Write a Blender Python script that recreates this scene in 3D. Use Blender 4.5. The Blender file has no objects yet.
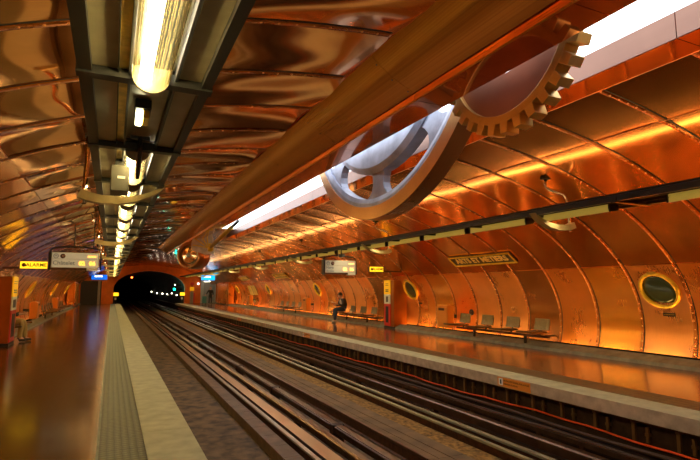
import bpy, bmesh, math, random
from mathutils import Vector, Matrix
random.seed(7)
PI = math.pi
SC = bpy.context.scene
COL = SC.collection

# ------------------------------------------------------------------ helpers
def tag(o, label=None, cat=None, group=None, kind=None):
    if label: o['label'] = label
    if cat: o['category'] = cat
    if group: o['group'] = group
    if kind: o['kind'] = kind
    return o

def empty(name, loc=(0, 0, 0), label=None, cat=None, group=None, rz=0):
    o = bpy.data.objects.new(name, None)
    COL.objects.link(o)
    o.location = loc
    o.rotation_euler = (0, 0, rz)
    o.empty_display_size = .1
    return tag(o, label, cat, group)

def copy_tree(o, parent=None):
    c = o.copy()
    COL.objects.link(c)
    if parent: c.parent = parent
    for ch in list(o.children):
        copy_tree(ch, c)
    return c

class MB:
    """collects shapes in one bmesh and links them as one mesh object"""
    def __init__(s): s.bm = bmesh.new()
    def box(s, x0, x1, y0, y1, z0, z1, mi=0, M=None):
        co = [(x, y, z) for x in (x0, x1) for y in (y0, y1) for z in (z0, z1)]
        v = [s.bm.verts.new(M @ Vector(c) if M else c) for c in co]
        for f in ((0, 1, 3, 2), (4, 6, 7, 5), (0, 4, 5, 1), (2, 3, 7, 6), (0, 2, 6, 4), (1, 5, 7, 3)):
            s.bm.faces.new([v[i] for i in f]).material_index = mi
        return s
    def prism(s, pts, axis, a, b, mi=0, M=None):
        """closed polygon pts (2-D) swept along axis ('x','y','z') from a to b"""
        def P(p, t):
            c = {'x': (t, p[0], p[1]), 'y': (p[0], t, p[1]), 'z': (p[0], p[1], t)}[axis]
            return M @ Vector(c) if M else c
        A = [s.bm.verts.new(P(p, a)) for p in pts]
        B = [s.bm.verts.new(P(p, b)) for p in pts]
        n = len(pts)
        for i in range(n):
            s.bm.faces.new((A[i], A[(i + 1) % n], B[(i + 1) % n], B[i])).material_index = mi
        s.bm.faces.new(A[::-1]).material_index = mi
        s.bm.faces.new(B).material_index = mi
        return s
    def tube(s, path, r, n=8, mi=0, caps=True):
        path = [Vector(p) for p in path]
        rings = []
        prev = None
        for i, p in enumerate(path):
            d = (path[min(i + 1, len(path) - 1)] - path[max(i - 1, 0)]).normalized()
            ref = Vector((0, 0, 1)) if abs(d.z) < .9 else Vector((0, 1, 0))
            u = d.cross(ref).normalized() if prev is None else (prev - d * prev.dot(d)).normalized()
            prev = u
            w = d.cross(u)
            rr = r[i] if isinstance(r, (list, tuple)) else r
            rings.append([s.bm.verts.new(p + (u * math.cos(2 * PI * k / n) + w * math.sin(2 * PI * k / n)) * rr) for k in range(n)])
        for a, b in zip(rings, rings[1:]):
            for k in range(n):
                f = s.bm.faces.new((a[k], a[(k + 1) % n], b[(k + 1) % n], b[k]))
                f.material_index = mi; f.smooth = True
        if caps:
            s.bm.faces.new(rings[0][::-1]).material_index = mi
            s.bm.faces.new(rings[-1]).material_index = mi
        return s
    def ball(s, c, r, u=12, v=8, sc=(1, 1, 1), mi=0, M=None):
        T = (M if M else Matrix()) @ Matrix.Translation(c) @ Matrix.Diagonal((r * sc[0], r * sc[1], r * sc[2], 1))
        g = bmesh.ops.create_uvsphere(s.bm, u_segments=u, v_segments=v, radius=1, matrix=T)
        for f in {f for vv in g['verts'] for f in vv.link_faces}:
            f.material_index = mi; f.smooth = True
        return s
    def lathe(s, prof, n=32, M=None, mi=0, closed=False, smooth=True):
        """profile of (radius, height) about local z"""
        rings = []
        for (r, h) in prof:
            rings.append([s.bm.verts.new((M if M else Matrix()) @ Vector((r * math.cos(2 * PI * k / n), r * math.sin(2 * PI * k / n), h))) for k in range(n)])
        pr = list(zip(rings, rings[1:])) + ([(rings[-1], rings[0])] if closed else [])
        for a, b in pr:
            for k in range(n):
                f = s.bm.faces.new((a[k], a[(k + 1) % n], b[(k + 1) % n], b[k]))
                f.material_index = mi; f.smooth = smooth
        if not closed:
            for rg in (rings[0][::-1], rings[-1]):
                try: s.bm.faces.new(rg).material_index = mi
                except Exception: pass
        return s
    def quad(s, pts, mi=0):
        s.bm.faces.new([s.bm.verts.new(p) for p in pts]).material_index = mi
        return s
    def add_mesh(s, me, M=None, mi=None):
        n0 = len(s.bm.verts)
        f0 = len(s.bm.faces)
        s.bm.from_mesh(me)
        s.bm.verts.ensure_lookup_table(); s.bm.faces.ensure_lookup_table()
        if M:
            for v in s.bm.verts[n0:]: v.co = M @ v.co
        if mi is not None:
            for f in s.bm.faces[f0:]: f.material_index = mi
        return s
    def build(s, name, mats, parent=None, bevel=0, smooth=False, fix=True, seg=2):
        if fix: bmesh.ops.recalc_face_normals(s.bm, faces=s.bm.faces)
        me = bpy.data.meshes.new(name)
        s.bm.to_mesh(me); s.bm.free()
        for m in (mats if isinstance(mats, (list, tuple)) else [mats]): me.materials.append(m)
        if smooth:
            for p in me.polygons: p.use_smooth = True
        o = bpy.data.objects.new(name, me)
        COL.objects.link(o)
        if parent: o.parent = parent
        if bevel:
            b = o.modifiers.new('bevel', 'BEVEL'); b.width = bevel; b.segments = seg; b.limit_method = 'ANGLE'
            b.angle_limit = math.radians(40)
        return o

def text_mesh(txt, size, align='CENTER', extrude=.002, bold=0):
    c = bpy.data.curves.new('t', 'FONT')
    c.body = txt; c.size = size; c.align_x = align; c.align_y = 'CENTER'; c.extrude = extrude; c.offset = bold
    c.resolution_u = 3
    o = bpy.data.objects.new('t', c)
    COL.objects.link(o)
    dg = bpy.context.evaluated_depsgraph_get()
    me = bpy.data.meshes.new_from_object(o.evaluated_get(dg))
    bpy.data.objects.remove(o)
    return me

def skin_mesh(verts, radii, edges, root=0, sub=2):
    me = bpy.data.meshes.new('s')
    me.from_pydata([tuple(v) for v in verts], edges, [])
    o = bpy.data.objects.new('s', me)
    COL.objects.link(o)
    m = o.modifiers.new('k', 'SKIN'); m.use_smooth_shade = True
    sv = me.skin_vertices[0].data
    for i, r in enumerate(radii):
        sv[i].radius = (r, r) if not isinstance(r, tuple) else r
        sv[i].use_root = (i == root)
    if sub:
        ss = o.modifiers.new('u', 'SUBSURF'); ss.levels = sub; ss.render_levels = sub
    dg = bpy.context.evaluated_depsgraph_get()
    out = bpy.data.meshes.new_from_object(o.evaluated_get(dg))
    bpy.data.objects.remove(o)
    return out

# ------------------------------------------------------------------ materials
def new_mat(name):
    m = bpy.data.materials.new(name); m.use_nodes = True
    nt = m.node_tree
    return m, nt, nt.nodes['Principled BSDF'], nt.nodes, nt.links

def pos(n, l, scale=(1, 1, 1)):
    g = n.new('ShaderNodeNewGeometry')
    mp = n.new('ShaderNodeVectorMath'); mp.operation = 'MULTIPLY'
    mp.inputs[1].default_value = scale
    l.new(g.outputs['Position'], mp.inputs[0])
    return mp.outputs[0]

def simple(name, col, rough=.5, metal=0, noise=0, nscale=20, bump=0, spec=.5):
    m, nt, b, n, l = new_mat(name)
    b.inputs['Base Color'].default_value = (*col, 1)
    b.inputs['Roughness'].default_value = rough
    b.inputs['Metallic'].default_value = metal
    b.inputs['Specular IOR Level'].default_value = spec
    if noise or bump:
        t = n.new('ShaderNodeTexNoise'); t.inputs['Scale'].default_value = nscale; t.inputs['Detail'].default_value = 6
        l.new(pos(n, l), t.inputs['Vector'])
    if noise:
        r = n.new('ShaderNodeValToRGB')
        r.color_ramp.elements[0].position = .3; r.color_ramp.elements[1].position = .7
        r.color_ramp.elements[0].color = (*[c * (1 - noise) for c in col], 1)
        r.color_ramp.elements[1].color = (*[min(1, c * (1 + noise)) for c in col], 1)
        l.new(t.outputs['Fac'], r.inputs['Fac']); l.new(r.outputs['Color'], b.inputs['Base Color'])
    if bump:
        bp = n.new('ShaderNodeBump'); bp.inputs['Strength'].default_value = bump; bp.inputs['Distance'].default_value = .01
        l.new(t.outputs['Fac'], bp.inputs['Height']); l.new(bp.outputs['Normal'], b.inputs['Normal'])
    return m

def copper(name, col, rough=.25, wave=.0, streak=(6, 60, 6), dark=.8, patina=.8, metal=.78):
    """brushed sheet copper: brush streaks and cloudy tarnish in the colour and gloss, broad dents as bump"""
    m, nt, b, n, l = new_mat(name)
    b.inputs['Metallic'].default_value = metal
    t1 = n.new('ShaderNodeTexNoise'); t1.inputs['Scale'].default_value = 1.3; t1.inputs['Detail'].default_value = 6
    l.new(pos(n, l), t1.inputs['Vector'])
    t2 = n.new('ShaderNodeTexNoise'); t2.inputs['Scale'].default_value = 1; t2.inputs['Detail'].default_value = 4
    l.new(pos(n, l, streak), t2.inputs['Vector'])
    mx = n.new('ShaderNodeMath'); mx.operation = 'MULTIPLY_ADD'; mx.inputs[1].default_value = patina
    l.new(t1.outputs['Fac'], mx.inputs[0])
    m2 = n.new('ShaderNodeMath'); m2.operation = 'MULTIPLY'; m2.inputs[1].default_value = 1 - patina
    l.new(t2.outputs['Fac'], m2.inputs[0]); l.new(m2.outputs[0], mx.inputs[2])
    r = n.new('ShaderNodeValToRGB')
    r.color_ramp.elements[0].position = .32; r.color_ramp.elements[1].position = .68
    r.color_ramp.elements[0].color = (*[c * dark for c in col], 1)
    r.color_ramp.elements[1].color = (*[min(1, c * 1.12) for c in col], 1)
    l.new(mx.outputs[0], r.inputs['Fac']); l.new(r.outputs['Color'], b.inputs['Base Color'])
    rr = n.new('ShaderNodeMapRange'); rr.inputs['To Min'].default_value = rough * .75; rr.inputs['To Max'].default_value = rough * 1.35
    l.new(mx.outputs[0], rr.inputs['Value']); l.new(rr.outputs[0], b.inputs['Roughness'])
    if wave:
        t3 = n.new('ShaderNodeTexNoise'); t3.inputs['Scale'].default_value = .8; t3.inputs['Detail'].default_value = 0
        l.new(pos(n, l, (.8, 1.5, .8)), t3.inputs['Vector'])
        bp = n.new('ShaderNodeBump'); bp.inputs['Strength'].default_value = 1; bp.inputs['Distance'].default_value = wave
        l.new(t3.outputs['Fac'], bp.inputs['Height']); l.new(bp.outputs['Normal'], b.inputs['Normal'])
    return m

def emit(name, col, strength, base=(.8, .8, .8)):
    m, nt, b, n, l = new_mat(name)
    b.inputs['Base Color'].default_value = (*base, 1)
    b.inputs['Emission Color'].default_value = (*col, 1)
    b.inputs['Emission Strength'].default_value = strength
    return m

M = {}
CU = (.82, .31, .055)
M['cu_a'] = copper('copper_sheet', CU, .13, .005, metal=.9)
M['cu_b'] = copper('copper_sheet_red', (.80, .27, .045), .14, .005, metal=.9)
M['cu_c'] = copper('copper_sheet_gold', (.85, .37, .07), .12, .005, metal=.9)
M['cu_w'] = copper('copper_wall_sheet', (.84, .28, .045), .27, .004, dark=.9)
M['cu_w2'] = copper('copper_wall_sheet_pink', (.85, .35, .09), .28, .004, dark=.9)
M['cu_w3'] = copper('copper_wall_sheet_gold', (.88, .34, .04), .24, .004, dark=.9)
M['cu_dark'] = copper('copper_wall_sheet_dark', (.42, .15, .03), .24, .004)
M['cu_ceil'] = copper('copper_ceiling_polished', (.88, .40, .12), .07, .06, metal=.97)
M['cu_ceil2'] = copper('copper_ceiling_polished_red', (.86, .35, .09), .08, .06, metal=.97)
M['cu_rib'] = copper('copper_rib_strip', (.62, .20, .035), .26, 0)
M['rivet'] = simple('rivet_head', (.98, .55, .20), .3, .5)  # pale colour stands in for bright glints on the heads
M['cu_beam'] = copper('copper_beam_side', (.98, .40, .065), .22, .0, (90, .2, 90), .72, .12, .7)  # lengthwise colour streaks paint brush grain and bright highlight lines
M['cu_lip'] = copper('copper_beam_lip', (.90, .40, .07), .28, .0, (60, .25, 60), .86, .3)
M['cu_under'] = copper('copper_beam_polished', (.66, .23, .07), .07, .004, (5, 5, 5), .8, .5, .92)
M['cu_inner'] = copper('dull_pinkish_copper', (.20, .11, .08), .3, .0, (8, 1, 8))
M['cu_pillar'] = copper('copper_pillar', (.44, .145, .02), .34, 0)
M['cu_end'] = copper('copper_end_wall', (.78, .20, .035), .42, 0)
M['gear_face'] = copper('gear_brass_face', (.66, .42, .13), .33, 0, (30, 30, 30), .75)
M['gear_disc'] = copper('gear_copper_disc', (.42, .18, .11), .42, 0, (4, 4, 4), .7)
M['fly_rim'] = copper('flywheel_rim_bronze', (.58, .33, .11), .32, 0, (30, 30, 30), .75)
M['fly_tread'] = copper('flywheel_tread_copper', (.42, .17, .06), .28, 0, (60, 5, 5))
M['fly_grey'] = simple('flywheel_grey_steel', (.34, .37, .47), .45, .35, .25, 4, .15)
M['brass'] = simple('polished_brass', (.92, .60, .05), .3, .45, .2, 12)
M['brass_old'] = simple('aged_brass', (.62, .42, .07), .32, .7, .3, 12)
M['chrome'] = simple('chrome_pipe', (.72, .72, .68), .14, 1)
M['rail_grey'] = simple('grey_painted_metal', (.33, .29, .18), .38, .1, .12, 6)
M['box_grey'] = simple('dark_olive_box', (.085, .078, .055), .45)
M['rail_dark'] = simple('dark_painted_metal', (.022, .021, .018), .4, .3)
M['crescent'] = simple('ochre_painted_plate', (.46, .36, .15), .42, .3, .15, 8)
M['black'] = simple('black_paint', (.012, .012, .012), .4)
M['white'] = simple('white_paint', (.8, .8, .76), .4)
M['lamp_tray'] = simple('olive_lamp_tray', (.009, .0075, .0035), .3)
M['glass_dark'] = simple('dark_glass', (.035, .06, .03), .05, 0, spec=.8)
M['seat'] = simple('seat_bronze_metal', (.20, .14, .06), .32, .85, .2, 30)
M['rubber'] = simple('black_rubber', (.02, .02, .02), .7)
M['yellow'] = emit('yellow_panel', (1, .50, .0), .22, (.85, .45, .01))  # slight emission added to keep the yellow vivid; the panel is no lamp
M['red'] = simple('red_panel', (.62, .03, .015), .35)
M['cream'] = simple('cream_panel', (.78, .76, .66), .4)
M['orange'] = simple('orange_enamel', (.78, .27, .03), .35)
M['stone'] = simple('platform_edge_stone', (.46, .46, .29), .62, 0, .18, 5, .15)
M['stone_face'] = simple('platform_edge_face', (.46, .36, .25), .7, 0, .25, 6, .2)
M['kerb'] = simple('wall_kerb_stone', (.20, .21, .15), .55, 0, .3, 6, .3)
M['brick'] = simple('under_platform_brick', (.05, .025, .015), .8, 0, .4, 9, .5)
M['conc'] = simple('track_concrete', (.12, .07, .03), .75, 0, .75, 5, .3)
M['conc_brown'] = simple('brown_track_beam', (.18, .105, .055), .6, 0, .3, 4, .3)
M['plank'] = simple('brown_cover_plank', (.17, .098, .04), .65, 0, .35, 3, .3)
M['ballast'] = simple('ochre_ballast', (.26, .14, .03), .9, 0, .7, 14, 1)
M['rail_steel'] = simple('polished_rail_steel', (.60, .52, .42), .32, 1, 0, 3)
M['strip_steel'] = simple('rolling_strip_steel', (.70, .45, .24), .34, 1, 0, 3)
M['rail_pale'] = simple('pale_worn_rail', (.50, .48, .33), .38, .7, .15, 4)
M['rust'] = simple('rusty_steel', (.10, .04, .02), .5, .6, .4, 12, .3)
M['bar'] = simple('brown_guide_bar', (.17, .09, .05), .3, .8, .3, 5)
M['bracket'] = simple('brown_bracket_paint', (.20, .11, .04), .5)
M['insul'] = simple('dark_insulator', (.05, .02, .012), .5)
M['cable_red'] = simple('orange_red_cable', (.95, .10, .01), .4)
M['cable_dark'] = simple('brown_cable', (.09, .045, .025), .5)
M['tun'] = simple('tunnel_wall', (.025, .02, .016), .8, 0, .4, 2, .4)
M['door_dark'] = simple('corridor_grey', (.26, .27, .25), .6, 0, .1, 3)
M['door_frame'] = simple('pale_door_frame', (.42, .42, .36), .5)
M['skin'] = simple('skin', (.55, .31, .21), .5)
M['hair'] = simple('dark_hair', (.03, .02, .015), .6)
M['hair_red'] = simple('ginger_hair', (.55, .17, .03), .6)
M['eye'] = simple('eye', (.02, .015, .01), .2)
M['jacket'] = simple('dark_jacket', (.035, .035, .038), .75, 0, .2, 60)
M['coat'] = simple('black_coat', (.025, .018, .014), .75, 0, .2, 60)
M['shirt'] = simple('pale_shirt', (.62, .58, .50), .8)
M['jeans'] = simple('blue_jeans', (.035, .05, .09), .8, 0, .3, 80)
M['khaki'] = simple('khaki_trousers', (.42, .30, .10), .8, 0, .2, 80)
M['shoe'] = simple('grey_shoe', (.36, .34, .30), .6)
M['shoe_dark'] = simple('dark_shoe', (.04, .03, .025), .5)
M['paper'] = simple('white_paper', (.85, .83, .78), .6)
M['teal'] = simple('teal_fabric', (.05, .21, .20), .7)
M['poster'] = simple('yellow_poster', (.62, .45, .12), .5, 0, .3, 3)
M['plate_dark'] = simple('dark_enamel_plate', (.035, .018, .008), .3)
M['gold'] = simple('gold_lettering', (1, .74, .22), .45, .1)
M['cream_fan'] = simple('cream_painted_casting', (.62, .55, .40), .45, .2, .2, 6)

M['tube_core'] = emit('fluorescent_tube', (1, .87, .60), 110)
M['strip_side'] = emit('strip_light_diffuser', (1, .66, .10), .13, (.42, .30, .07))
M['slot'] = emit('ceiling_light_diffuser', (.90, .94, 1), 2.3)
M['strip_lens'] = emit('strip_light_lens', (1, .82, .50), 13)
M['uplight'] = emit('uplight_lens', (1, .52, .11), 28)
M['uplight_left'] = emit('uplight_lens_left', (1, .52, .11), 12)
M['uptube'] = emit('rail_uplight_tube', (1, .60, .20), 7)
M['bulk'] = emit('bulkhead_lamp', (1, .95, .55), 7)
M['led'] = emit('amber_digits', (1, .34, .01), 1.5)
M['disp'] = emit('lit_display_face', (1, .85, .52), .13, (.40, .37, .27))
M['alarm'] = emit('lit_yellow_sign', (1, .56, .015), 1.1, (.8, .5, .02))
M['blue'] = emit('lit_blue_sign', (.0, .20, 1), .5, (.02, .1, .6))
M['cyan'] = emit('lit_cyan_sign', (.0, .42, 1), 1.0, (.02, .2, .6))
M['whitelit'] = emit('lit_white_letters', (1, .98, .95), 1.6)
M['tunlamp'] = emit('tunnel_lamp', (1, .86, .62), 8)
M['sig_green'] = emit('green_signal', (0, 1, .6), 9)
M['sig_red'] = emit('red_signal', (1, .07, .01), 14)

def m_ribbed():
    m, nt, b, n, l = new_mat('ribbed_lamp_cover')
    out = n['Material Output']
    tr = n.new('ShaderNodeBsdfTransparent'); tr.inputs['Color'].default_value = (.92, .86, .66, 1)
    b.inputs['Base Color'].default_value = (.014, .011, .004, 1)
    b.inputs['Roughness'].default_value = .22
    tl = n.new('ShaderNodeBsdfTranslucent'); tl.inputs['Color'].default_value = (.008, .006, .002, 1)
    m1 = n.new('ShaderNodeMixShader'); m1.inputs['Fac'].default_value = .55
    l.new(b.outputs[0], m1.inputs[1]); l.new(tl.outputs[0], m1.inputs[2])
    mx = n.new('ShaderNodeMixShader'); mx.inputs['Fac'].default_value = .40
    l.new(tr.outputs[0], mx.inputs[1]); l.new(m1.outputs[0], mx.inputs[2]); l.new(mx.outputs[0], out.inputs['Surface'])
    return m
M['ribbed'] = m_ribbed()

def m_floor(name, c1, c2, rough, spec):
    m, nt, b, n, l = new_mat(name)
    t = n.new('ShaderNodeTexNoise'); t.inputs['Scale'].default_value = 26; t.inputs['Detail'].default_value = 8
    l.new(pos(n, l), t.inputs['Vector'])
    r = n.new('ShaderNodeValToRGB'); r.color_ramp.elements[0].position = .35; r.color_ramp.elements[1].position = .68
    r.color_ramp.elements[0].color = (*c1, 1); r.color_ramp.elements[1].color = (*c2, 1)
    l.new(t.outputs['Fac'], r.inputs['Fac']); l.new(r.outputs['Color'], b.inputs['Base Color'])
    t2 = n.new('ShaderNodeTexNoise'); t2.inputs['Scale'].default_value = 2.2; t2.inputs['Detail'].default_value = 5
    l.new(pos(n, l), t2.inputs['Vector'])
    mr = n.new('ShaderNodeMapRange'); mr.inputs['To Min'].default_value = rough * .7; mr.inputs['To Max'].default_value = rough * 1.3
    l.new(t2.outputs['Fac'], mr.inputs['Value']); l.new(mr.outputs[0], b.inputs['Roughness'])
    b.inputs['Specular IOR Level'].default_value = spec
    ad = n.new('ShaderNodeMath'); ad.operation = 'MULTIPLY_ADD'; ad.inputs[1].default_value = .35
    l.new(t.outputs['Fac'], ad.inputs[0]); l.new(t2.outputs['Fac'], ad.inputs[2])
    bp = n.new('ShaderNodeBump'); bp.inputs['Strength'].default_value = .35; bp.inputs['Distance'].default_value = .004
    l.new(ad.outputs[0], bp.inputs['Height']); l.new(bp.outputs['Normal'], b.inputs['Normal'])
    return m
M['floor_l'] = m_floor('platform_dark_terrazzo', (.030, .017, .005), (.13, .068, .02), .15, 1.0)
M['floor_r'] = m_floor('platform_red_terrazzo', (.13, .05, .016), (.26, .105, .034), .15, 1.0)

def m_tactile(name, c):
    m, nt, b, n, l = new_mat(name)
    v = pos(n, l, (1, 1, 0))
    br = n.new('ShaderNodeTexVoronoi'); br.inputs['Scale'].default_value = 15; br.inputs['Randomness'].default_value = .12
    l.new(v, br.inputs['Vector'])
    r = n.new('ShaderNodeValToRGB'); r.color_ramp.elements[0].position = .25; r.color_ramp.elements[1].position = .55
    r.color_ramp.elements[0].color = (*c, 1); r.color_ramp.elements[1].color = (*[x * .45 for x in c], 1)
    l.new(br.outputs['Distance'], r.inputs['Fac'])
    # joints between slabs every 0.42 m
    sx = n.new('ShaderNodeSeparateXYZ'); l.new(v, sx.inputs[0])
    md = n.new('ShaderNodeMath'); md.operation = 'PINGPONG'; md.inputs[1].default_value = .21
    l.new(sx.outputs['Y'], md.inputs[0])
    lt = n.new('ShaderNodeMath'); lt.operation = 'LESS_THAN'; lt.inputs[1].default_value = .004
    l.new(md.outputs[0], lt.inputs[0])
    mx = n.new('ShaderNodeMix'); mx.data_type = 'RGBA'
    l.new(lt.outputs[0], mx.inputs['Factor']); l.new(r.outputs['Color'], mx.inputs[6]); mx.inputs[7].default_value = (.02, .02, .01, 1)
    l.new(mx.outputs[2], b.inputs['Base Color'])
    b.inputs['Roughness'].default_value = .5
    inv = n.new('ShaderNodeMath'); inv.operation = 'SUBTRACT'; inv.inputs[0].default_value = 1
    l.new(br.outputs['Distance'], inv.inputs[1])
    bp = n.new('ShaderNodeBump'); bp.inputs['Strength'].default_value = .8; bp.inputs['Distance'].default_value = .01
    l.new(inv.outputs[0], bp.inputs['Height']); l.new(bp.outputs['Normal'], b.inputs['Normal'])
    return m
M['tactile'] = m_tactile('olive_tactile_paving', (.125, .118, .048))
M['tactile_r'] = m_tactile('brown_tactile_paving', (.22, .14, .05))

def m_slats():
    """shutter / corridor grille, horizontal slats"""
    m, nt, b, n, l = new_mat('dark_grille')
    s = n.new('ShaderNodeSeparateXYZ'); l.new(pos(n, l), s.inputs[0])
    p = n.new('ShaderNodeMath'); p.operation = 'PINGPONG'; p.inputs[1].default_value = .05
    l.new(s.outputs['Z'], p.inputs[0])
    r = n.new('ShaderNodeValToRGB'); r.color_ramp.elements[1].position = .05
    r.color_ramp.elements[0].color = (.03, .03, .03, 1); r.color_ramp.elements[1].color = (.08, .08, .075, 1)
    l.new(p.outputs[0], r.inputs['Fac']); l.new(r.outputs['Color'], b.inputs['Base Color'])
    b.inputs['Roughness'].default_value = .5
    return m
M['grille'] = m_slats()

# ------------------------------------------------------------------ the vault
XC, ZC, VA, VB = 3.574, .75, 7.03, 3.30       # elliptical section of the station vault
RIB0, PITCH = 4.02, 1.11                        # first transverse rib and rib spacing along the track
YB, YEND = -6.0, 57.6
def vp(t, off=0):
    c, s = math.cos(t), math.sin(t)
    n = Vector((c / VA, s / VB)).normalized()
    return XC + VA * c - n.x * off, ZC + VB * s - n.y * off
def tx(x):           # parameter for an upper vault point at this x
    return math.acos((x - XC) / VA)
T0 = -.175
T_LOW = math.asin((2.03 - ZC) / VB)
T_UP = math.asin((3.75 - ZC) / VB)
T_BR, T_BL = tx(5.0), tx(2.4)
T_LUP = tx(-1.25)
T_LLOW = PI - T_LOW
ribs = [RIB0 + PITCH * k for k in range(-9, 49)]
ys = [y for y in ribs if y < YEND - .2] + [YEND]

def panels(name, rows, label):
    mb = MB()
    for ri, (ta, tb, mats, amp, nt_) in enumerate(rows):
        for a, b in zip(ys, ys[1:]):
            if name == 'wall_right' and ri == 0 and a > 53: continue
            rnd = random.Random(hash((ri, round(a * 100), name)) if False else int(a * 977) + ri * 131 + len(name))
            mi = rnd.choice(mats)
            if 'wall_right' in name and ri == 0:
                k = round((a - RIB0) / PITCH)
                mi = {5: 3, 6: 1, 7: 1, 8: 0, 9: 2, 4: 0, 3: 2, 2: 1, 13: 3}.get(k, mi)
            g1 = rnd.uniform(-1, 1) * amp; tilt = rnd.uniform(-1, 1) * amp * .5
            ny = 4 if a < 30 else 2
            grid = []
            for i in range(ny + 1):
                u = i / ny
                row = []
                for j in range(nt_ + 1):
                    v = j / nt_
                    t = ta + (tb - ta) * v
                    off = math.sin(PI * u) * (g1 + tilt * math.sin(3 * PI * v))
                    x, z = vp(t, off)
                    row.append(mb.bm.verts.new((x, a + (b - a) * u, z)))
                grid.append(row)
            for i in range(ny):
                for j in range(nt_):
                    f = mb.bm.faces.new((grid[i][j], grid[i][j + 1], grid[i + 1][j + 1], grid[i + 1][j]))
                    f.material_index = mi; f.smooth = True
    return mb
WM = [M['cu_w'], M['cu_w2'], M['cu_w3'], M['cu_dark'], M['cu_a'], M['cu_b'], M['cu_c']]
CM = [M['cu_a'], M['cu_b'], M['cu_c'], M['cu_ceil'], M['cu_ceil2']]
o = panels('wall_right', [(T0, T_LOW, (0, 0, 1, 2), .006, 10), (T_LOW, T_UP, (4, 5, 6, 5), .004, 14)], '').build('wall_right', WM, fix=False)
tag(o, 'riveted copper sheet wall curving up behind the right platform', kind='structure')
o = panels('wall_left', [(T_LLOW, PI - T0, (0, 0, 1, 2), .006, 10), (T_LUP, T_LLOW, (4, 5, 6), .010, 14)], '').build('wall_left', WM, fix=False)
tag(o, 'riveted copper sheet wall curving up behind the left platform', kind='structure')
o = panels('ceiling', [(T_UP, T_BR, (0, 1, 2), .010, 6), (T_BR, T_BL, (1,), 0, 4), (T_BL, T_LUP, (3, 3, 4), .030, 22)], '').build('ceiling', CM, fix=False)
tag(o, 'polished copper panels of the vaulted ceiling', kind='structure')

# seams running along the vault and the riveted strips across it
def strip_pts(mb, y, ta, tb, n, w=.036, h=.003):
    for yy0, yy1 in ((y - w, y + w),):
        prev = None
        for j in range(n + 1):
            t = ta + (tb - ta) * j / n
            xo, zo = vp(t, .001); xi, zi = vp(t, h + .004)
            cur = [mb.bm.verts.new(c) for c in ((xo, yy0 - .004, zo), (xi, yy0, zi), (xi, yy1, zi), (xo, yy1 + .004, zo))]
            if prev:
                for q in range(3):
                    f = mb.bm.faces.new((prev[q], prev[q + 1], cur[q + 1], cur[q])); f.smooth = (q == 1)
            prev = cur
def rivet(mb, c, nrm, r=.013):
    nrm = nrm.normalized(); u = nrm.cross(Vector((0, 1, 0))).normalized(); w = nrm.cross(u)
    base = [mb.bm.verts.new(c + (u * math.cos(k * PI / 3) + w * math.sin(k * PI / 3)) * r) for k in range(6)]
    mid = [mb.bm.verts.new(c + nrm * r * .55 + (u * math.cos(k * PI / 3) + w * math.sin(k * PI / 3)) * r * .72) for k in range(6)]
    top = mb.bm.verts.new(c + nrm * r * .8)
    for k in range(6):
        for f in (mb.bm.faces.new((base[k], base[(k + 1) % 6], mid[(k + 1) % 6], mid[k])), mb.bm.faces.new((mid[k], mid[(k + 1) % 6], top))):
            f.material_index = 1; f.smooth = True
for k, y in enumerate(ribs):
    if y > YEND - .2: continue
    mb = MB()
    for ta, tb, n in ((T0 if y < 53 else T_LOW, T_BR - .01, 30), (T_BL + .01, PI - T0, 30)):
        strip_pts(mb, y, ta, tb, n)
        if 1 < y < 42:
            t = ta + .02
            while t < tb:
                x, z = vp(t, .007)
                c, s = math.cos(t), math.sin(t)
                nr = Vector((-c / VA, 0, -s / VB))
                rivet(mb, Vector((x, y, z)), nr, .014 if y < 25 else .017)
                t += .165 / math.hypot(VA * s, VB * c)
        prev = None
        for j in range(41):
            t = ta + (tb - ta) * j / 40
            xo, zo = vp(t, .006)
            cur = [mb.bm.verts.new((xo, yy, zo)) for yy in (y - .062, y - .040)]
            if prev: mb.bm.faces.new((prev[0], prev[1], cur[1], cur[0])).material_index = 2
            prev = cur
    tag(mb.build('trim_%d' % (k + 1), [M['cu_rib'], M['rivet'], M['rail_dark']], fix=False), 'riveted copper strip across the vault', kind='structure')
mb = MB()
for t in (T_LOW, T_UP, T_LUP, T_LLOW):
    x, z = vp(t, .003); dx, dz = -math.sin(t) * VA, math.cos(t) * VB
    d = Vector((dx, dz)).normalized() * .006
    x2, z2 = vp(t, .008)
    mb.prism([(x - d.x, z - d.y), (x + d.x, z + d.y), (x2 + d.x, z2 + d.y), (x2 - d.x, z2 - d.y)], 'y', YB, YEND)
tag(mb.build('trim_80', M['cu_rib']), 'thin copper seams along the vault', kind='structure')

# ------------------------------------------------------------------ floors, edges, track bed
XL = [-3.45, -2.80, -.04, .37, .86]                 # left platform breaks
mir = lambda x: 7.15 - x
def struct(mb, name, mat, label, bevel=0):
    return tag(mb.build(name, mat, bevel=bevel), label, kind='structure')
struct(MB().box(-3.7, -.055, YB, YEND, -.3, 0), 'floor_left', M['floor_l'], 'dark polished floor of the left platform')
struct(MB().box(7.30, 10.9, YB, YEND, -.3, 0), 'floor_right', M['floor_r'], 'red brown polished floor of the right platform')
struct(MB().box(-.035, .37, YB, YEND, -.3, .004), 'floor_tactile_left', M['tactile'], 'olive studded warning strip along the left platform')
struct(MB().box(-.055, -.035, YB, YEND, -.3, -.004), 'trim_81', M['kerb'], 'thin groove beside the left warning strip')
struct(MB().box(6.79, 7.30, YB, YEND, -.3, .004), 'floor_tactile_right', M['tactile_r'], 'studded warning strip along the right platform')
mb = MB()
y = YB
while y < YEND:
    mb.box(.372, .86, y + .003, min(y + 2.4, YEND) - .003, -.18, .002); y += 2.4
struct(mb, 'trim_82', M['stone'], 'pale stone edge of the left platform', .006)
mb = MB()
y = YB
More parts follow.
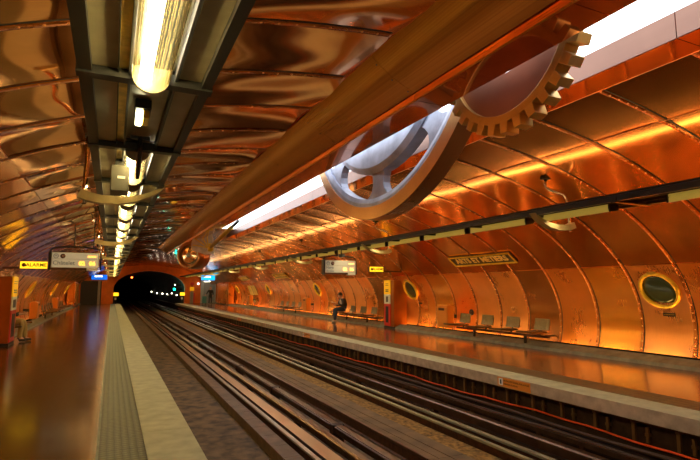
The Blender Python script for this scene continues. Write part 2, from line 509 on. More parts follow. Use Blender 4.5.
while y < YEND:
    mb.box(6.29, 6.788, y + .002, min(y + 4.8, YEND) - .002, -.18, .002); y += 4.8
for f in mb.bm.faces:
    if f.calc_center_median().x < 6.30: f.material_index = 1
struct(mb, 'trim_83', [M['stone'], M['stone_face']], 'pale stone edge of the right platform', .006)
# recessed wall below each platform edge, with ledge
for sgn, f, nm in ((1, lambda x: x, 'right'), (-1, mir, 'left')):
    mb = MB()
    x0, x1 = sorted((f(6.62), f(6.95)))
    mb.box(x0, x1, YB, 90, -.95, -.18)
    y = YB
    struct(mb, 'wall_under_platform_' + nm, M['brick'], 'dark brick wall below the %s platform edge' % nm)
mb = MB(); mb.box(6.36, 6.62, YB, YEND, -.215, -.185)
struct(mb, 'trim_84', M['rust'], 'brown ledge under the right platform edge')
# kerb along both walls
for f, nm, n in ((lambda x: x, 'right', 85), (mir, 'left', 86)):
    mb = MB(); y = YB
    while y < YEND:
        mb.prism([(f(9.91), 0), (f(9.93), .07), (f(10.20), .175), (f(10.24), .17), (f(10.24), 0)], 'y', y + .002, min(y + 1.6, YEND) - .002); y += 1.6
    struct(mb, 'baseboard_' + nm, M['kerb'], 'sloping stone kerb along the %s wall' % nm)
# track bed
mb = MB(); mb.box(.2, 6.95, YB, 110, -1.25, -.93); struct(mb, 'floor_track', M['conc'], 'dark concrete floor of the track pit')
mb = MB(); mb.box(.9, 2.14, YB, 110, -.95, -.85); struct(mb, 'floor_track_slab', M['conc'], 'stained concrete slab beside the left platform', .01)
mb = MB(); mb.box(4.66, 5.04, YB, 110, -.95, -.83); struct(mb, 'floor_ballast', M['ballast'], 'ochre grit between the tracks')

# end walls, behind the camera and at the far end
def arch_pts(n=20, xa=.16, xb=7.22, zs=1.55, zt=3.44, z0=-1.2):
    c = (xa + xb) / 2; a = (xb - xa) / 2
    return [(xa, z0)] + [(c - a * math.cos(PI * k / n), zs + (zt - zs) * math.sin(PI * k / n)) for k in range(n + 1)] + [(xb, z0)]
def arch_wall(mb, y0, y1, inner, z0=-1.2):
    """end wall with one arched opening: strips between the opening and the vault"""
    ins = inner
    outs = []
    for (x, z) in ins:
        if z <= 1.0: outs.append((-4 if x < 3 else 11.2, z))
        else:
            k = (x - 3.7) / 3.53
            outs.append((3.6 + 7.6 * k, 4.6 if abs(k) < .75 else 3.6))
    for i in range(len(ins) - 1):
        p = [ins[i], outs[i], outs[i + 1], ins[i + 1]]
        mb.prism(p, 'y', y0, y1)
    return mb
arch = arch_pts()
# left/right doors are set in front as recessed frames
struct(arch_wall(MB(), YEND, YEND + .5, arch), 'wall_far', M['cu_end'], 'red copper end wall round the tunnel mouth')
mb = MB()
band = arch_pts(xa=-.22, xb=7.6, zt=4.02, zs=1.55)
for i in range(len(arch) - 1):
    mb.prism([arch[i], band[i], band[i + 1], arch[i + 1]], 'y', YEND - .12, YEND)
struct(mb, 'trim_87', M['cu_end'], 'red copper band framing the tunnel mouth')
mb = MB().box(-4, 11.2, YB - .3, YB, -1.3, 4.7); struct(mb, 'wall_near', M['cu_w'], 'copper end wall behind the viewer')
# tunnel beyond
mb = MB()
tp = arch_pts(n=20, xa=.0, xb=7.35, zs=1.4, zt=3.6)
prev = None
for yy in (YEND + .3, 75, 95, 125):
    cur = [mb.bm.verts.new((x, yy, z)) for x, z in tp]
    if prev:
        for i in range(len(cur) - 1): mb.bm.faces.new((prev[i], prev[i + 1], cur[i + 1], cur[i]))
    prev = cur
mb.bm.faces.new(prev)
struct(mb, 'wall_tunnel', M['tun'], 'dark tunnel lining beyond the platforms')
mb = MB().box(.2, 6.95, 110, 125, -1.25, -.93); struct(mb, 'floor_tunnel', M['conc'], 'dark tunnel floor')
mb = MB(); mb.box(10.05, 11.7, 53.95, 54.0, 0, 2.5).box(11.7, 11.75, 53.95, YEND, 0, 2.5).box(10.0, 11.75, 53.95, YEND, 2.45, 2.5)
struct(mb, 'wall_passage', M['door_frame'], 'pale walls of the side passage at the end of the right platform')
struct(MB().box(10.9, 11.75, 53.95, YEND, -.1, 0), 'floor_passage', M['floor_r'], 'floor of the side passage')
root = empty('passage_fill_light', (9.6, 56.6, 2.36), 'added white fill light brightening the end passage of the right platform', 'light')  # added light that brightens the doorway; no known lamp hangs here
MB().box(-.5, .5, -.06, .06, -.03, 0).build('lamp_cover', M['tunlamp'], root)
MB().box(-.52, .52, -.08, .08, 0, .03).build('tray', M['white'], root)
MB().box(-.02, .02, -.02, .02, .03, .09).build('hanger', M['white'], root)
# end passages
for i, (x0, x1, frx, lab) in enumerate(((-2.85, -.95, -1.05, 'dark passage doorway at the end of the left platform'), (9.0, 10.45, 9.1, 'grey passage doorway at the end of the right platform'))):
    mb = MB()
    mb.box(x0, x1, YEND - .06, YEND - .02, 0, 2.35)
    o = tag(mb.build('door_%d' % (i + 1), M['grille'] if i == 0 else M['door_dark']), lab, kind='structure')
    fb = MB()
    w = .09
    fb.box(x0 - w, x0, YEND - .16, YEND, 0, 2.42).box(x1, x1 + w, YEND - .16, YEND, 0, 2.42).box(x0 - w, x1 + w, YEND - .16, YEND, 2.35, 2.44)
    fb.build('door_frame', M['door_frame'] if i else M['cu_end'], o)
    lb = MB()
    if i: lb.box(x0 + .0, x0 + .22, YEND - .12, YEND - .06, 0, 2.35)
    else: lb.box(x1 - .34, x1 - .12, YEND - .3, YEND - .06, 0, 2.35)
    lb.build('door_leaf', M['door_frame'], o)

# ------------------------------------------------------------------ central copper beams and light slot
BZ = 3.59
def beam(f, y0, y1, label, xs):
    root = empty('ceiling_beam', (0, 0, 0), label, 'beam')
    side = MB(); lip = MB(); und = MB(); inn = MB()
    segs = [-6]; y = 4.48 - 2.09 * 5
    cuts = [y0] + [q for q in (4.48 + 2.09 * k for k in range(-6, 30)) if y0 + .3 < q < y1 - .3] + [y1]
    for a, b in zip(cuts, cuts[1:]):
        g = .004
        # rounded flank: from the vault down to the lip
        fl = [(2.37, 3.995), (2.45, 3.93), (2.54, 3.86), (2.64, 3.795), (2.76, 3.735), (2.895, 3.675)]
        fi = [(2.90, 3.72), (2.60, 3.99)]
        side.prism([(f(x), z) for x, z in fl + fi], 'y', a + g, b - g)
        lip.prism([(f(x), z) for x, z in ((2.905, 3.662), (2.905, BZ + .004), (2.93, BZ), (2.93, 3.662))], 'y', a + g, b - g)
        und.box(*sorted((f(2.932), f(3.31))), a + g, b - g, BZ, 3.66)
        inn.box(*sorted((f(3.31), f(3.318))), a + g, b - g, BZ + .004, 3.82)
    so = side.build('beam_side', M['cu_beam'], root, smooth=True)
    so.data.set_sharp_from_angle(angle=math.radians(28))
    lip.build('beam_lip', M['cu_lip'], root)
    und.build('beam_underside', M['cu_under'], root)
    inn.build('slot_lining', M['cu_inner'], root)
    rv = MB()
    for q in cuts[1:-1]:
        for j, (x, z) in enumerate(((2.45, 3.925), (2.64, 3.79), (2.84, 3.695))):
            rivet(rv, Vector((f(x), q + .03, z - .004)), Vector((f(2.0) - f(3.0), 0, -1.2)) if True else None, .011)
    rv.build('rivet', [M['rivet'], M['rail_dark']], so, fix=False)
    return root
beam(lambda x: x, YB, 32, 'long copper ceiling beam on the near side of the light slot, with a rounded flank', 0)
beam(lambda x: 7.44 - x, YB, 20.5, 'long copper ceiling beam on the far side of the bright light slot', 0)
root = empty('ceiling_light', (3.715, 6.6, 3.82), 'bright white light panel running along the slot between the copper beams', 'light')
mb = MB()
mb.box(-.40, -.008, YB - 6.6, 12.6, 0, .05).box(.008, .40, YB - 6.6, 12.6, 0, .05)
mb.build('light_diffuser', M['slot'], root)
MB().box(-.40, .40, YB - 6.6, 12.6, .052, .07).build('light_tray', M['white'], root)

# ------------------------------------------------------------------ wheels hanging in the slot
def cut_top(mb, z):
    bmesh.ops.bisect_plane(mb.bm, geom=mb.bm.verts[:] + mb.bm.edges[:] + mb.bm.faces[:], plane_co=(0, 0, z), plane_no=(0, 0, 1), clear_outer=True)
    ed = [e for e in mb.bm.edges if e.is_boundary]
    bmesh.ops.holes_fill(mb.bm, edges=ed, sides=0)
ROT = Matrix(((0, 0, 1, 0), (1, 0, 0, 0), (0, 1, 0, 0), (0, 0, 0, 1)))  # local (r cos, r sin, h) -> (x=h, y, z)
def ringed(c, prof, n, mi=0):
    mb = MB()
    mb.lathe(prof, n, Matrix.Translation(c) @ ROT, mi, closed=True, smooth=False)
    return mb
FS = 1.047
FC = (0, 6.338 * FS, 1.53 + 3.761 * FS)
root = empty('flywheel', (0, 0, 0), 'huge spoked bronze flywheel hanging out of the light slot, smooth rim, grey spokes', 'flywheel')
ZCUT = 3.815
mb = ringed(FC, [(r_ * FS, h_ * FS) for r_, h_ in [(2.555, 3.40), (2.742, 3.40), (2.742, 3.655), (2.555, 3.655)]], 160)
for f in mb.bm.faces:
    c = f.calc_center_median(); n_ = f.normal
    f.normal_update()
    if abs(f.normal.x) < .5: f.material_index = 1
cut_top(mb, ZCUT)
mb.build('rim', [M['fly_rim'], M['fly_tread']], root, bevel=.006)
mb = ringed(FC, [(r_ * FS, h_ * FS) for r_, h_ in [(2.43, 3.44), (2.50, 3.415), (2.555, 3.41), (2.555, 3.64), (2.50, 3.64), (2.43, 3.60)]], 160)
cut_top(mb, ZCUT); mb.build('rim_liner', M['fly_grey'], root, smooth=False)
mb = ringed(FC, [(r_ * FS, h_ * FS) for r_, h_ in [(1.2, 3.43), (1.96, 3.41), (2.05, 3.45), (2.05, 3.62), (1.96, 3.65), (1.2, 3.65)]], 128)
cut_top(mb, ZCUT); mb.build('hub_disc', M['fly_grey'], root)
for a0 in (-80, -40, 0, 40, 80):
    mb = MB()
    a0r = math.radians(-90 + a0 + 1)
    pts = []
    prof = [(a_ * FS, b_ * FS) for a_, b_ in [(2.03, .20), (2.12, .165), (2.22, .16), (2.30, .19), (2.37, .26), (2.42, .38), (2.47, .56)]]
    def pp(r, w):
        return (FC[1] + r * math.cos(a0r) - w * math.sin(a0r), FC[2] + r * math.sin(a0r) + w * math.cos(a0r))
    L = [pp(r, w) for r, w in prof]; R_ = [pp(r, -w) for r, w in prof][::-1]
    pl = L + R_
    for i in range(len(prof) - 1):
        mb.prism([L[i], L[i + 1], R_[len(prof) - 2 - i], R_[len(prof) - 1 - i]], 'x', 3.47 * FS, 3.60 * FS)
    bmesh.ops.remove_doubles(mb.bm, verts=mb.bm.verts, dist=.0005)
    if min(p[1] for p in pl) < ZCUT - .02:
        cut_top(mb, ZCUT)
        mb.build('spoke', M['fly_grey'], root, bevel=.02)
    else: mb.bm.free()
GS = .991
GC = (0, 3.635 * GS, 1.53 + 2.49 * GS)
root = empty('gear_wheel', (0, 0, 0), 'toothed brass gear wheel with a copper disc, hanging beside the flywheel', 'gear')
mb = ringed(GC, [(r_ * GS, h_ * GS) for r_, h_ in [(.776, 3.40), (.862, 3.40), (.862, 3.56), (.776, 3.56)]], 96)
cut_top(mb, ZCUT); mb.build('gear_ring', M['gear_face'], root, bevel=.004)
for k in range(32):
    a = math.radians(-82.6 + 11.25 * (k + .5))
    if GC[2] + .95 * math.sin(a) > ZCUT + .03: continue
    mb = MB()
    def q(r, w): return (GC[1] + r * math.cos(a) - w * math.sin(a), GC[2] + r * math.sin(a) + w * math.cos(a))
    mb.prism([q(.852, .054), q(.958, .044), q(.958, -.044), q(.852, -.054)], 'x', 3.40 * GS, 3.56 * GS)
    if GC[2] + .95 * math.sin(a) > ZCUT - .06: cut_top(mb, ZCUT)
    mb.build('gear_tooth', M['gear_face'], root, bevel=.004)
mb = ringed(GC, [(r_ * GS, h_ * GS) for r_, h_ in [(.34, 3.46), (.776, 3.45), (.776, 3.53), (.34, 3.54)]], 96)
cut_top(mb, ZCUT); mb.build('gear_disc', M['gear_disc'], root)
# small crank assembly and disc wheel further down the slot
root = empty('crank_rod', (3.45, 20.2, 3.2), 'golden connecting rod slanting down from the far end of the light slot', 'rod')
mb = MB(); mb.tube([(0, 0, -.02), (.04, -3.6, .36)], .075, 14); mb.build('rod', M['brass_old'], root)
mb = MB(); mb.tube([(.04, -3.6, .36), (.06, -4.5, .46)], .05, 12); mb.build('piston', M['rail_dark'], root)
mb = MB(); mb.lathe([(.05, -.09), (.15, -.09), (.17, -.05), (.17, .05), (.15, .09), (.05, .09)], 20, Matrix.Translation((0, 0.05, -.03)) @ ROT, closed=True); mb.build('rod_end', M['brass'], root)
root = empty('fan_casting', (3.42, 21.0, 3.32), 'cream painted fan shaped casting behind the golden connecting rod', 'machine part', rz=math.radians(62))
mb = MB()
fan = [(-.34, -.33), (.0, -.40)] + [(.62 * math.cos(a), .62 * math.sin(a)) for a in [math.radians(d) for d in range(-20, 111, 10)]]
mb.prism(fan, 'x', -.05, .05); mb.build('plate', M['cream_fan'], root, bevel=.012)
for d in (0, 30, 60, 90):
    mb = MB(); a = math.radians(d)
    mb.tube([(-.06, -.1, -.12), (-.06, .55 * math.cos(a), .55 * math.sin(a))], .022, 8); mb.build('rib', M['brass'], root)
MB().box(-.04, .04, -.15, .15, .45, .62).build('hanger', M['brass_old'], root)
root = empty('disc_wheel', (2.98, 22.3, 2.97), 'grey faced disc wheel with a broad copper rim at the far end of the beam', 'flywheel', rz=math.radians(-42))
DM = Matrix.Rotation(PI / 2, 4, 'X')
mb = MB(); mb.lathe([(.46, .12), (.54, .16), (.58, .12), (.58, -.62), (.50, -.62), (.46, -.5)], 64, DM, closed=True); mb.build('rim', M['fly_tread'], root)
mb = MB(); mb.lathe([(.0001, .16), (.12, .15), (.3, .07), (.46, .08), (.46, -.05), (.0001, -.05)], 64, DM); mb.build('disc_face', M['chrome'], root)
mb = MB(); mb.lathe([(.0001, .2), (.08, .2), (.10, .16), (.10, .1), (.0001, .1)], 24, DM); mb.build('hub', M['fly_grey'], root)
MB().box(-.05, .05, .1, .45, .5, .80).build('hanger', M['fly_tread'], root)

# ------------------------------------------------------------------ lighting rails over both platforms
KR = .934        # width factor of the rail section
CB = [3.25 + 1.662 * k for k in range(-5, 33)]
def light_rail(f, side, label):
    root = empty('lighting_rail', (0, 0, 0), label, 'lighting rail')
    f0 = f
    f = lambda x: f0(x * KR)
    srt = lambda a, b: sorted((f(a), f(b)))
    Y0, Y1 = YB + .02, YEND - .15
    mb = MB(); mb.box(*srt(-.25, .54), Y0, Y1, 2.905, 2.935)
    for a, b in ((-.265, -.185), (.49, .555)):
        mb.box(*srt(a, b), Y0, Y1, 2.812, 2.897)
    for a, b in ((-.033, -.028), (.03, .045), (.315, .335)):
        mb.box(*srt(a, b), Y0, Y1, 2.827, 2.907)
    mb.build('casing', M['rail_dark'], root)
    pn = MB()
    for k in range(len(CB) - 1):
        a, b = CB[k] + .04, CB[k + 1] - .04
        if b > Y1: break
        pn.box(*srt(-.183, -.036), a, b, 2.852, 2.872)
        pn.box(*srt(.337, .488), a, b, 2.852, 2.872)
        pn.box(*srt(.047, .313), a, b, 2.899, 2.907)
    pn.build('panel', M['rail_grey'], root)
    ut = MB(); ux, uz = (-.225, 3.055) if side == 'R' else (.02, 3.0)
    ut.tube([(f(ux), Y0 + .5, uz), (f(ux), Y1 - .5, uz)], .022, 10)
    for yy in range(-5, 57, 3): ut.box(*srt(ux - .01, ux + .01), yy, yy + .03, 2.93, uz - .015, 1)
    ut.build('uplight_tube', [M['uptube'], M['rail_dark']], root)
    go = MB()
    go.box(*srt(-.026, .028), Y0, Y1, 2.857, 2.877); go.build('lit_edge_strip', M['brass_old'], root)  # brass colour stands in for orange light caught on the rail side
    for y in CB:
        if y < 1 or y > 46 and side == 'R': continue
        if y > Y1: continue
        b = MB(); b.box(*srt(-.275, .565), y - .045, y + .045, 2.80, 2.872); b.build('crossbar', M['rail_dark'], root)
    for k, y in enumerate([6.82 + 6.65 * j for j in range(7)]):
        if side == 'R': y -= .35
        # crescent shaped under-plate with its chrome hanger
        low = [(.60, 2.845), (.52, 2.765), (.40, 2.69), (.22, 2.615), (.0, 2.575), (-.20, 2.575), (-.36, 2.60), (-.47, 2.635)]
        upp = [(.60, 2.85), (.50, 2.80), (.38, 2.745), (.22, 2.695), (.0, 2.67), (-.18, 2.675), (-.32, 2.70), (-.42, 2.735)]
        b = MB()
        for i in range(len(low) - 1):
            b.prism([(f(low[i][0]), low[i][1]), (f(low[i + 1][0]), low[i + 1][1]), (f(upp[i + 1][0]), upp[i + 1][1]), (f(upp[i][0]), upp[i][1])], 'y', y - .07, y + .07)
        bmesh.ops.remove_doubles(b.bm, verts=b.bm.verts, dist=.0005)
        cr = b.build('crescent_bracket', M['crescent'], root)
        xv = f(-.03) if side == 'R' else f(-.36)
        zt = ZC + VB * math.sqrt(1 - ((xv - XC) / VA) ** 2)
        b = MB(); xo = f(-.39)
        b.tube([(xv, y + .22, zt), (xv, y + .22, zt - .16), (f(-.10) if side == 'R' else xv, y + .2, zt - .22), (xo, y + .1, zt - .30), (xo, y + .05, zt - .42), (xo, y + .0, 2.567)] if side == 'R' else
               [(xo, y + .22, zt), (xo, y + .22, 3.107), (xo, y + .1, 2.957), (xo, y + .02, 2.567)], .028, 10)
        b.build('hanger_pipe', M['chrome'], root)
        b = MB(); b.box(xv - .07, xv + .07, y + .16, y + .28, zt - .03, zt + .02); b.build('hanger_foot', M['rail_dark'], root)
    return root
light_rail(lambda x: x, 'L', 'dark grey lighting rail with fluorescent tubes hung over the left platform')
light_rail(mir, 'R', 'dark lighting rail hung along the right side above the far platform')
def strip_light(len_, side):
    """fluorescent fitting: end caps, glowing tube, ribbed cover"""
    root = empty('strip_light')
    mb = MB(); mb.tube([(-.035, .03, -.035), (-.035, len_ - .03, -.035)], .034, 14); mb.build('fluorescent_tube', M['tube_core'], root)
    mb = MB(); n = 26; R = .105
    outer = []
    for i in range(n + 1):
        a = PI + PI * i / n
        r = R + (.005 if i % 2 else 0)
        outer.append((r * math.cos(a), r * math.sin(a) - .01))
    inner = [(x * .96, z * .96) for x, z in outer][::-1]
    for i in range(n):
        mb.prism([outer[i], outer[i + 1], inner[n - 1 - i], inner[n - i]], 'y', .02, len_ - .02)
    bmesh.ops.remove_doubles(mb.bm, verts=mb.bm.verts, dist=.0004)
    mb.build('ribbed_cover', M['ribbed'], root)
    for y in (0, len_ - .025):
        mb = MB(); mb.prism([(.11 * math.cos(PI + PI * i / 12), .11 * math.sin(PI + PI * i / 12) - .01) for i in range(13)] + [(.11, .055), (-.11, .055)], 'y', y, y + .025)
        mb.build('end_cap', M['rail_grey'], root)
    mb = MB(); mb.box(-.11, .11, 0, len_, .04, .06); mb.build('tray', M['lamp_tray'], root)
    return root
ordn = ['nearest', 'second', 'third', 'fourth', 'fifth', 'sixth', 'seventh', 'eighth', 'ninth', 'tenth', 'eleventh', 'twelfth', 'thirteenth', 'fourteenth', 'fifteenth',
        'sixteenth', 'seventeenth', 'eighteenth', 'nineteenth', 'twentieth']
lamps_l = [(1.55, 1.64)] + [(4.98 + 1.662 * k, 1.22) for k in range(30)]
base_l = strip_light(1.22, 'L')
first = strip_light(1.64, 'L')
GRP = 'strip lights on the left rail'
FARL = 'small strip light glowing far down the left lighting rail'
for i, (y, ln) in enumerate(lamps_l):
    o = first if i == 0 else (base_l if i == 1 else copy_tree(base_l))
    o.location = (.154, y, 2.837)
    if i == 0: lb = 'large ribbed fluorescent strip light at the top, nearest on the left rail'
    elif i < 8: lb = '%s ribbed fluorescent strip light from the viewer on the left rail' % ordn[i]
    else: lb = FARL
    tag(o, lb, 'strip light', GRP)
xtra = copy_tree(base_l); xtra.location = (.154, -1.3, 2.837); tag(xtra, 'ribbed fluorescent strip light overhead behind the viewer', 'strip light', GRP)

def side_light(len_):
    root = empty('strip_light')
    mb = MB()
    sec = [(-.08, .025), (-.10, .0), (-.08, -.045), (0, -.065), (.08, -.045), (.10, 0), (.08, .025)]
    mb.prism(sec, 'y', .03, len_ - .03); mb.build('lamp_cover', M['strip_side'], root, bevel=.01)
    mb = MB(); mb.box(-.086, -.080, .03, len_ - .03, -.10, -.04).box(.080, .086, .03, len_ - .03, -.070, -.04); mb.build('skirt', M['strip_side'], root)
    mb = MB(); mb.box(-.06, .06, .05, len_ - .05, -.072, -.066); mb.build('lens', M['strip_lens'], root)
    for y in (0, len_ - .03):
        mb = MB(); mb.prism([(-.105, .02), (-.108, -.04), (-.088, -.104), (.088, -.074), (.108, -.04), (.105, .02)], 'y', y, y + .03); mb.build('end_cap', M['rail_dark'], root)
    return root
GRP = 'strip lights on the right rail'
lr = [(3.2, 1.13), (5.2, 1.5)] + [(6.95 + 1.78 * k, 1.66) for k in range(27)]
b2 = None
for i, (y, ln) in enumerate(lr):
    if i < 2: o = side_light(ln)
    elif b2 is None: o = b2 = side_light(ln)
    else: o = copy_tree(b2)
    o.location = (7.02, y, 2.825)
    if i == 0: lb = 'short bright strip light at the right edge of the picture on the right rail'
    elif i < 7: lb = '%s yellow strip light along the right rail, counted from the right picture edge' % ordn[i]
    else: lb = 'yellow strip light far along the right lighting rail'
    tag(o, lb, 'strip light', GRP)

# emergency bulkhead lamp, loudspeaker box and camera arm on the left rail
root = empty('emergency_lamp', (.14, 3.88, 2.847), 'small yellow green emergency lamp between the first two strip lights', 'lamp')
MB().box(-.055, .055, -.12, .12, -.03, .04).build('lamp_base', M['rail_dark'], root, bevel=.005)
MB().box(-.045, .0, -.10, .10, -.10, -.03).build('lamp_lens', M['bulk'], root, bevel=.01)
MB().box(.0, .045, -.10, .10, -.095, -.03).build('lamp_shade', M['brass'], root, bevel=.01)
root = empty('ceiling_rose', (.15, 3.48, 2.87), 'small grey socket plate with a black oval hole behind the first strip light', 'socket plate')
MB().box(-.10, .10, -.12, .12, -.012, .02).build('plate', M['rail_grey'], root, bevel=.003)
mb = MB(); mb.lathe([(.0001, -.022), (.03, -.022), (.035, -.01), (.0001, -.01)], 16); mb.build('socket', M['black'], root)
root = empty('loudspeaker_box', (.02, 5.6, 2.64), 'olive grey box with a small pale label hung under the left rail', 'box')
MB().box(-.085, .085, -.15, .15, -.13, .13).build('body', M['box_grey'], root, bevel=.006)
MB().box(-.025, .045, -.156, -.15, -.005, .02).build('label_plate', M['cream'], root)
MB().box(-.05, .05, -.05, .05, .13, .23).build('bracket', M['rail_dark'], root)
root = empty('mounting_pole', (.16, 4.67, 2.837), 'short black pole hanging below the left rail behind the emergency lamp', 'pole')
mb = MB(); mb.tube([(0, 0, .02), (0, -.1, -.12), (0, .2, -.30)], .02, 8); mb.build('pole', M['rail_dark'], root)
mb = MB(); mb.box(-.08, .08, -.02, .02, .0, .03); mb.build('foot_plate', M['rail_dark'], root)

# ------------------------------------------------------------------ information displays, signs
def label_text(parent, txt, size, x, z, y, mat, align='CENTER', name='lettering', bold=0):
    """text facing -Y"""
    mb = MB(); mb.add_mesh(text_mesh(txt, size, align, .002, bold), Matrix.Translation((x, y, z)) @ Matrix.Rotation(PI / 2, 4, 'X'))
    return mb.build(name, mat, parent, fix=False)
def info_display(loc, label, dest, lines2=None):
    root = empty('information_display', loc, label, 'information display')
    W, Hh = 1.14, .46
    MB().box(-W / 2, W / 2, -.07, .07, -Hh / 2 + .04, Hh / 2).build('housing', M['rail_grey'], root, bevel=.01)
    f = MB().box(-W / 2 + .02, W / 2 - .02, -.078, -.068, -Hh / 2 + .05, Hh / 2 - .015).build('display_face', M['disp'], root)
    MB().box(-W / 2 + .03, W / 2 - .03, -.0795, -.078, .045, .05).build('divider', M['plate_dark'], f)
    MB().box(-W / 2, W / 2 - .3, -.07, .07, -Hh / 2 - .01, -Hh / 2 + .04).build('lower_ledge', M['rust'], root)
    MB().box(W / 2 - .29, W / 2 - .02, -.08, .08, -Hh / 2 - .03, -Hh / 2 + .04).build('clock_box', M['cream'], root)
    MB().box(-W / 2 - .06, -W / 2, -.09, .09, -Hh / 2 - .02, Hh / 2 + .02).build('end_post', M['rail_dark'], root)
    # line roundels
    for x, m_, tx_ in ((-.46, M['jeans'], 'M'), (-.30, M['rust'], '11')):
        mb = MB(); mb.lathe([(.05, -.004), (.062, -.004), (.062, .004), (.05, .004)] if tx_ == 'M' else [(.0001, -.004), (.062, -.004), (.062, .004), (.0001, .004)], 24,
                            Matrix.Translation((x, -.08, .125)) @ Matrix.Rotation(PI / 2, 4, 'X'), closed=(tx_ == 'M'))
        rd = mb.build('line_roundel', m_, root)
        if tx_ == 'M': label_text(rd, 'M', .08, x, .125, -.086, M['jeans'])
        else:
            for dx in (-.017, .019): label_text(rd, '1', .08, x + dx, .125, -.086, M['cream'])
    if lines2 is None: label_text(root, dest, .15, -.53, -.06, -.08, M['jeans'], 'LEFT')
    else:
        label_text(root, dest, .11, -.53, -.02, -.08, M['jeans'], 'LEFT'); label_text(root, lines2, .085, -.53, -.13, -.08, M['jeans'], 'LEFT')
    for x, t in ((.16, '02'), (.41, '06')):
        label_text(root, t, .145, x, -.07, -.08, M['led'], name='digits', bold=.010)
    MB().box(.29, .50, -.083, -.078, .10, .145).build('amber_bar', M['led'], root)
    # arched hanging bar
    mb = MB(); mb.tube([(-W / 2 - .03, 0, Hh / 2), (-W / 2 - .01, 0, Hh / 2 + .09), (-.3, 0, Hh / 2 + .15), (.2, 0, Hh / 2 + .16), (W / 2 + .0, 0, Hh / 2 + .10), (W / 2 + .04, 0, Hh / 2 - .05), (W / 2 + .05, 0, -Hh / 2)], .022, 8)
    mb.build('hanging_bar', M['rail_dark'], root)
    return root, Hh
r1, hh = info_display((-.93, 15.5, 2.285), 'lit information display reading Châtelet 02 06 hung under the left rail', 'Châtelet')
for x in (-.05, .42):
    mb = MB(); zt = ZC + VB * math.sqrt(1 - ((-.93 + x - XC) / VA) ** 2) - 2.285
    mb.tube([(x, 0, hh / 2 + .14), (x, 0, zt)], .014, 8); mb.build('hanger', M['rail_dark'], r1)
r2, hh = info_display((6.95, 15.5, 2.26), 'lit information display reading Mairie des Lilas hung under the right rail', 'Mairie', 'des Lilas')
mb = MB(); mb.tube([(-.1, 0, hh / 2 + .15), (-.1, 0, .66)], .03, 8); mb.build('hanger', M['rail_dark'], r2)
root = empty('security_camera', (6.83, 15.1, 2.62), 'small dark camera on a bracket above the Mairie des Lilas display', 'camera')
MB().box(-.05, .05, -.16, .12, -.05, .05).build('camera_body', M['rail_dark'], root, bevel=.01)
mb = MB(); mb.tube([(0, 0, .05), (0, .02, .28)], .018, 8); mb.build('bracket', M['rail_dark'], root)

def alarm_sign(x0, x1, z0, z1, y, label, wallx):
    root = empty('alarm_sign', ((x0 + x1) / 2, y, (z0 + z1) / 2), label, 'sign')
    w, h = (x1 - x0) / 2, (z1 - z0) / 2
    MB().box(-w, w, -.04, .04, -h, h).build('housing', M['rust'], root, bevel=.006)
    MB().box(-w + .012, w - .012, -.046, -.038, -h + .012, h - .012).build('sign_face', M['alarm'], root)
    label_text(root, 'ALARME', h * 1.25, .06, 0, -.048, M['rust'], bold=.003)
    mb = MB(); mb.lathe([(.0001, 0), (h * .5, 0), (h * .5, .004), (.0001, .004)], 14, Matrix.Translation((-w + .1, -.046, 0)) @ Matrix.Rotation(PI / 2, 4, 'X')); mb.build('pictogram', M['rust'], root)
    s = -1 if wallx < 0 else 1
    a, b = sorted((s * w, wallx - (x0 + x1) / 2))
    MB().box(a, b, -.03, .03, -h, -h + .05).build('arm', M['rust'], root)
    return root
alarm_sign(-2.33, -1.66, 2.085, 2.30, 16.4, 'lit yellow ALARME sign projecting from the left wall', -2.72)
alarm_sign(8.53, 9.12, 2.155, 2.355, 16.4, 'lit yellow alarm sign projecting from the right wall above the call pillar', 9.9)

def wall_frame(t, y, off=0, side=1):
    """matrix on the vault: local x along the track, local y up the wall, local z into the station"""
    tt = t if side > 0 else PI - t
    x, z = vp(tt, off)
    nr = Vector((-math.cos(tt) / VA, 0, -math.sin(tt) / VB)).normalized()
    ex = Vector((0, -1, 0)) if side > 0 else Vector((0, 1, 0))
    ey = nr.cross(ex)
    m = Matrix.Identity(4)
    for i in range(3): m[i][0], m[i][1], m[i][2], m[i][3] = ex[i], ey[i], nr[i], (x, y, z)[i]
    return m
def on_wall(name, label, cat, t, y, side=1, group=None, off=.012):
    o = empty(name, label=label, cat=cat, group=group); o.matrix_world = wall_frame(t, y, off, side); return o
def tz(z): return math.asin((z - ZC) / VB)

# station name plates
def name_plate(y, label, side=1, text=True):
    root = on_wall('station_name_plate', label, 'sign', tz(2.40), y, side)
    W, Hh = 2.66, .40
    mb = MB(); mb.box(-W / 2, W / 2, -Hh / 2, Hh / 2, 0, .03); mb.build('plate', M['plate_dark'], root)
    mb = MB(); w = .035
    mb.box(-W / 2, W / 2, Hh / 2 - w, Hh / 2, .03, .06).box(-W / 2, W / 2, -Hh / 2, -Hh / 2 + w, .03, .06)
    mb.box(-W / 2, -W / 2 + w, -Hh / 2 + w, Hh / 2 - w, .03, .06).box(W / 2 - w, W / 2, -Hh / 2 + w, Hh / 2 - w, .03, .06)
    mb.build('frame', M['brass'], root)
    mb = MB(); me = text_mesh('ARTS ET MÉTIERS', .29, 'CENTER', .006, .007)
    mb.add_mesh(me, Matrix.Translation((0, 0, .036))); mb.build('lettering', M['gold'], root, fix=False)
name_plate(11.52, 'black and gold ARTS ET MÉTIERS name plate high on the right wall')
name_plate(30.8, 'small distant station name plate on the right wall left of the display')
name_plate(40.5, 'smallest and farthest station name plate on the right wall')

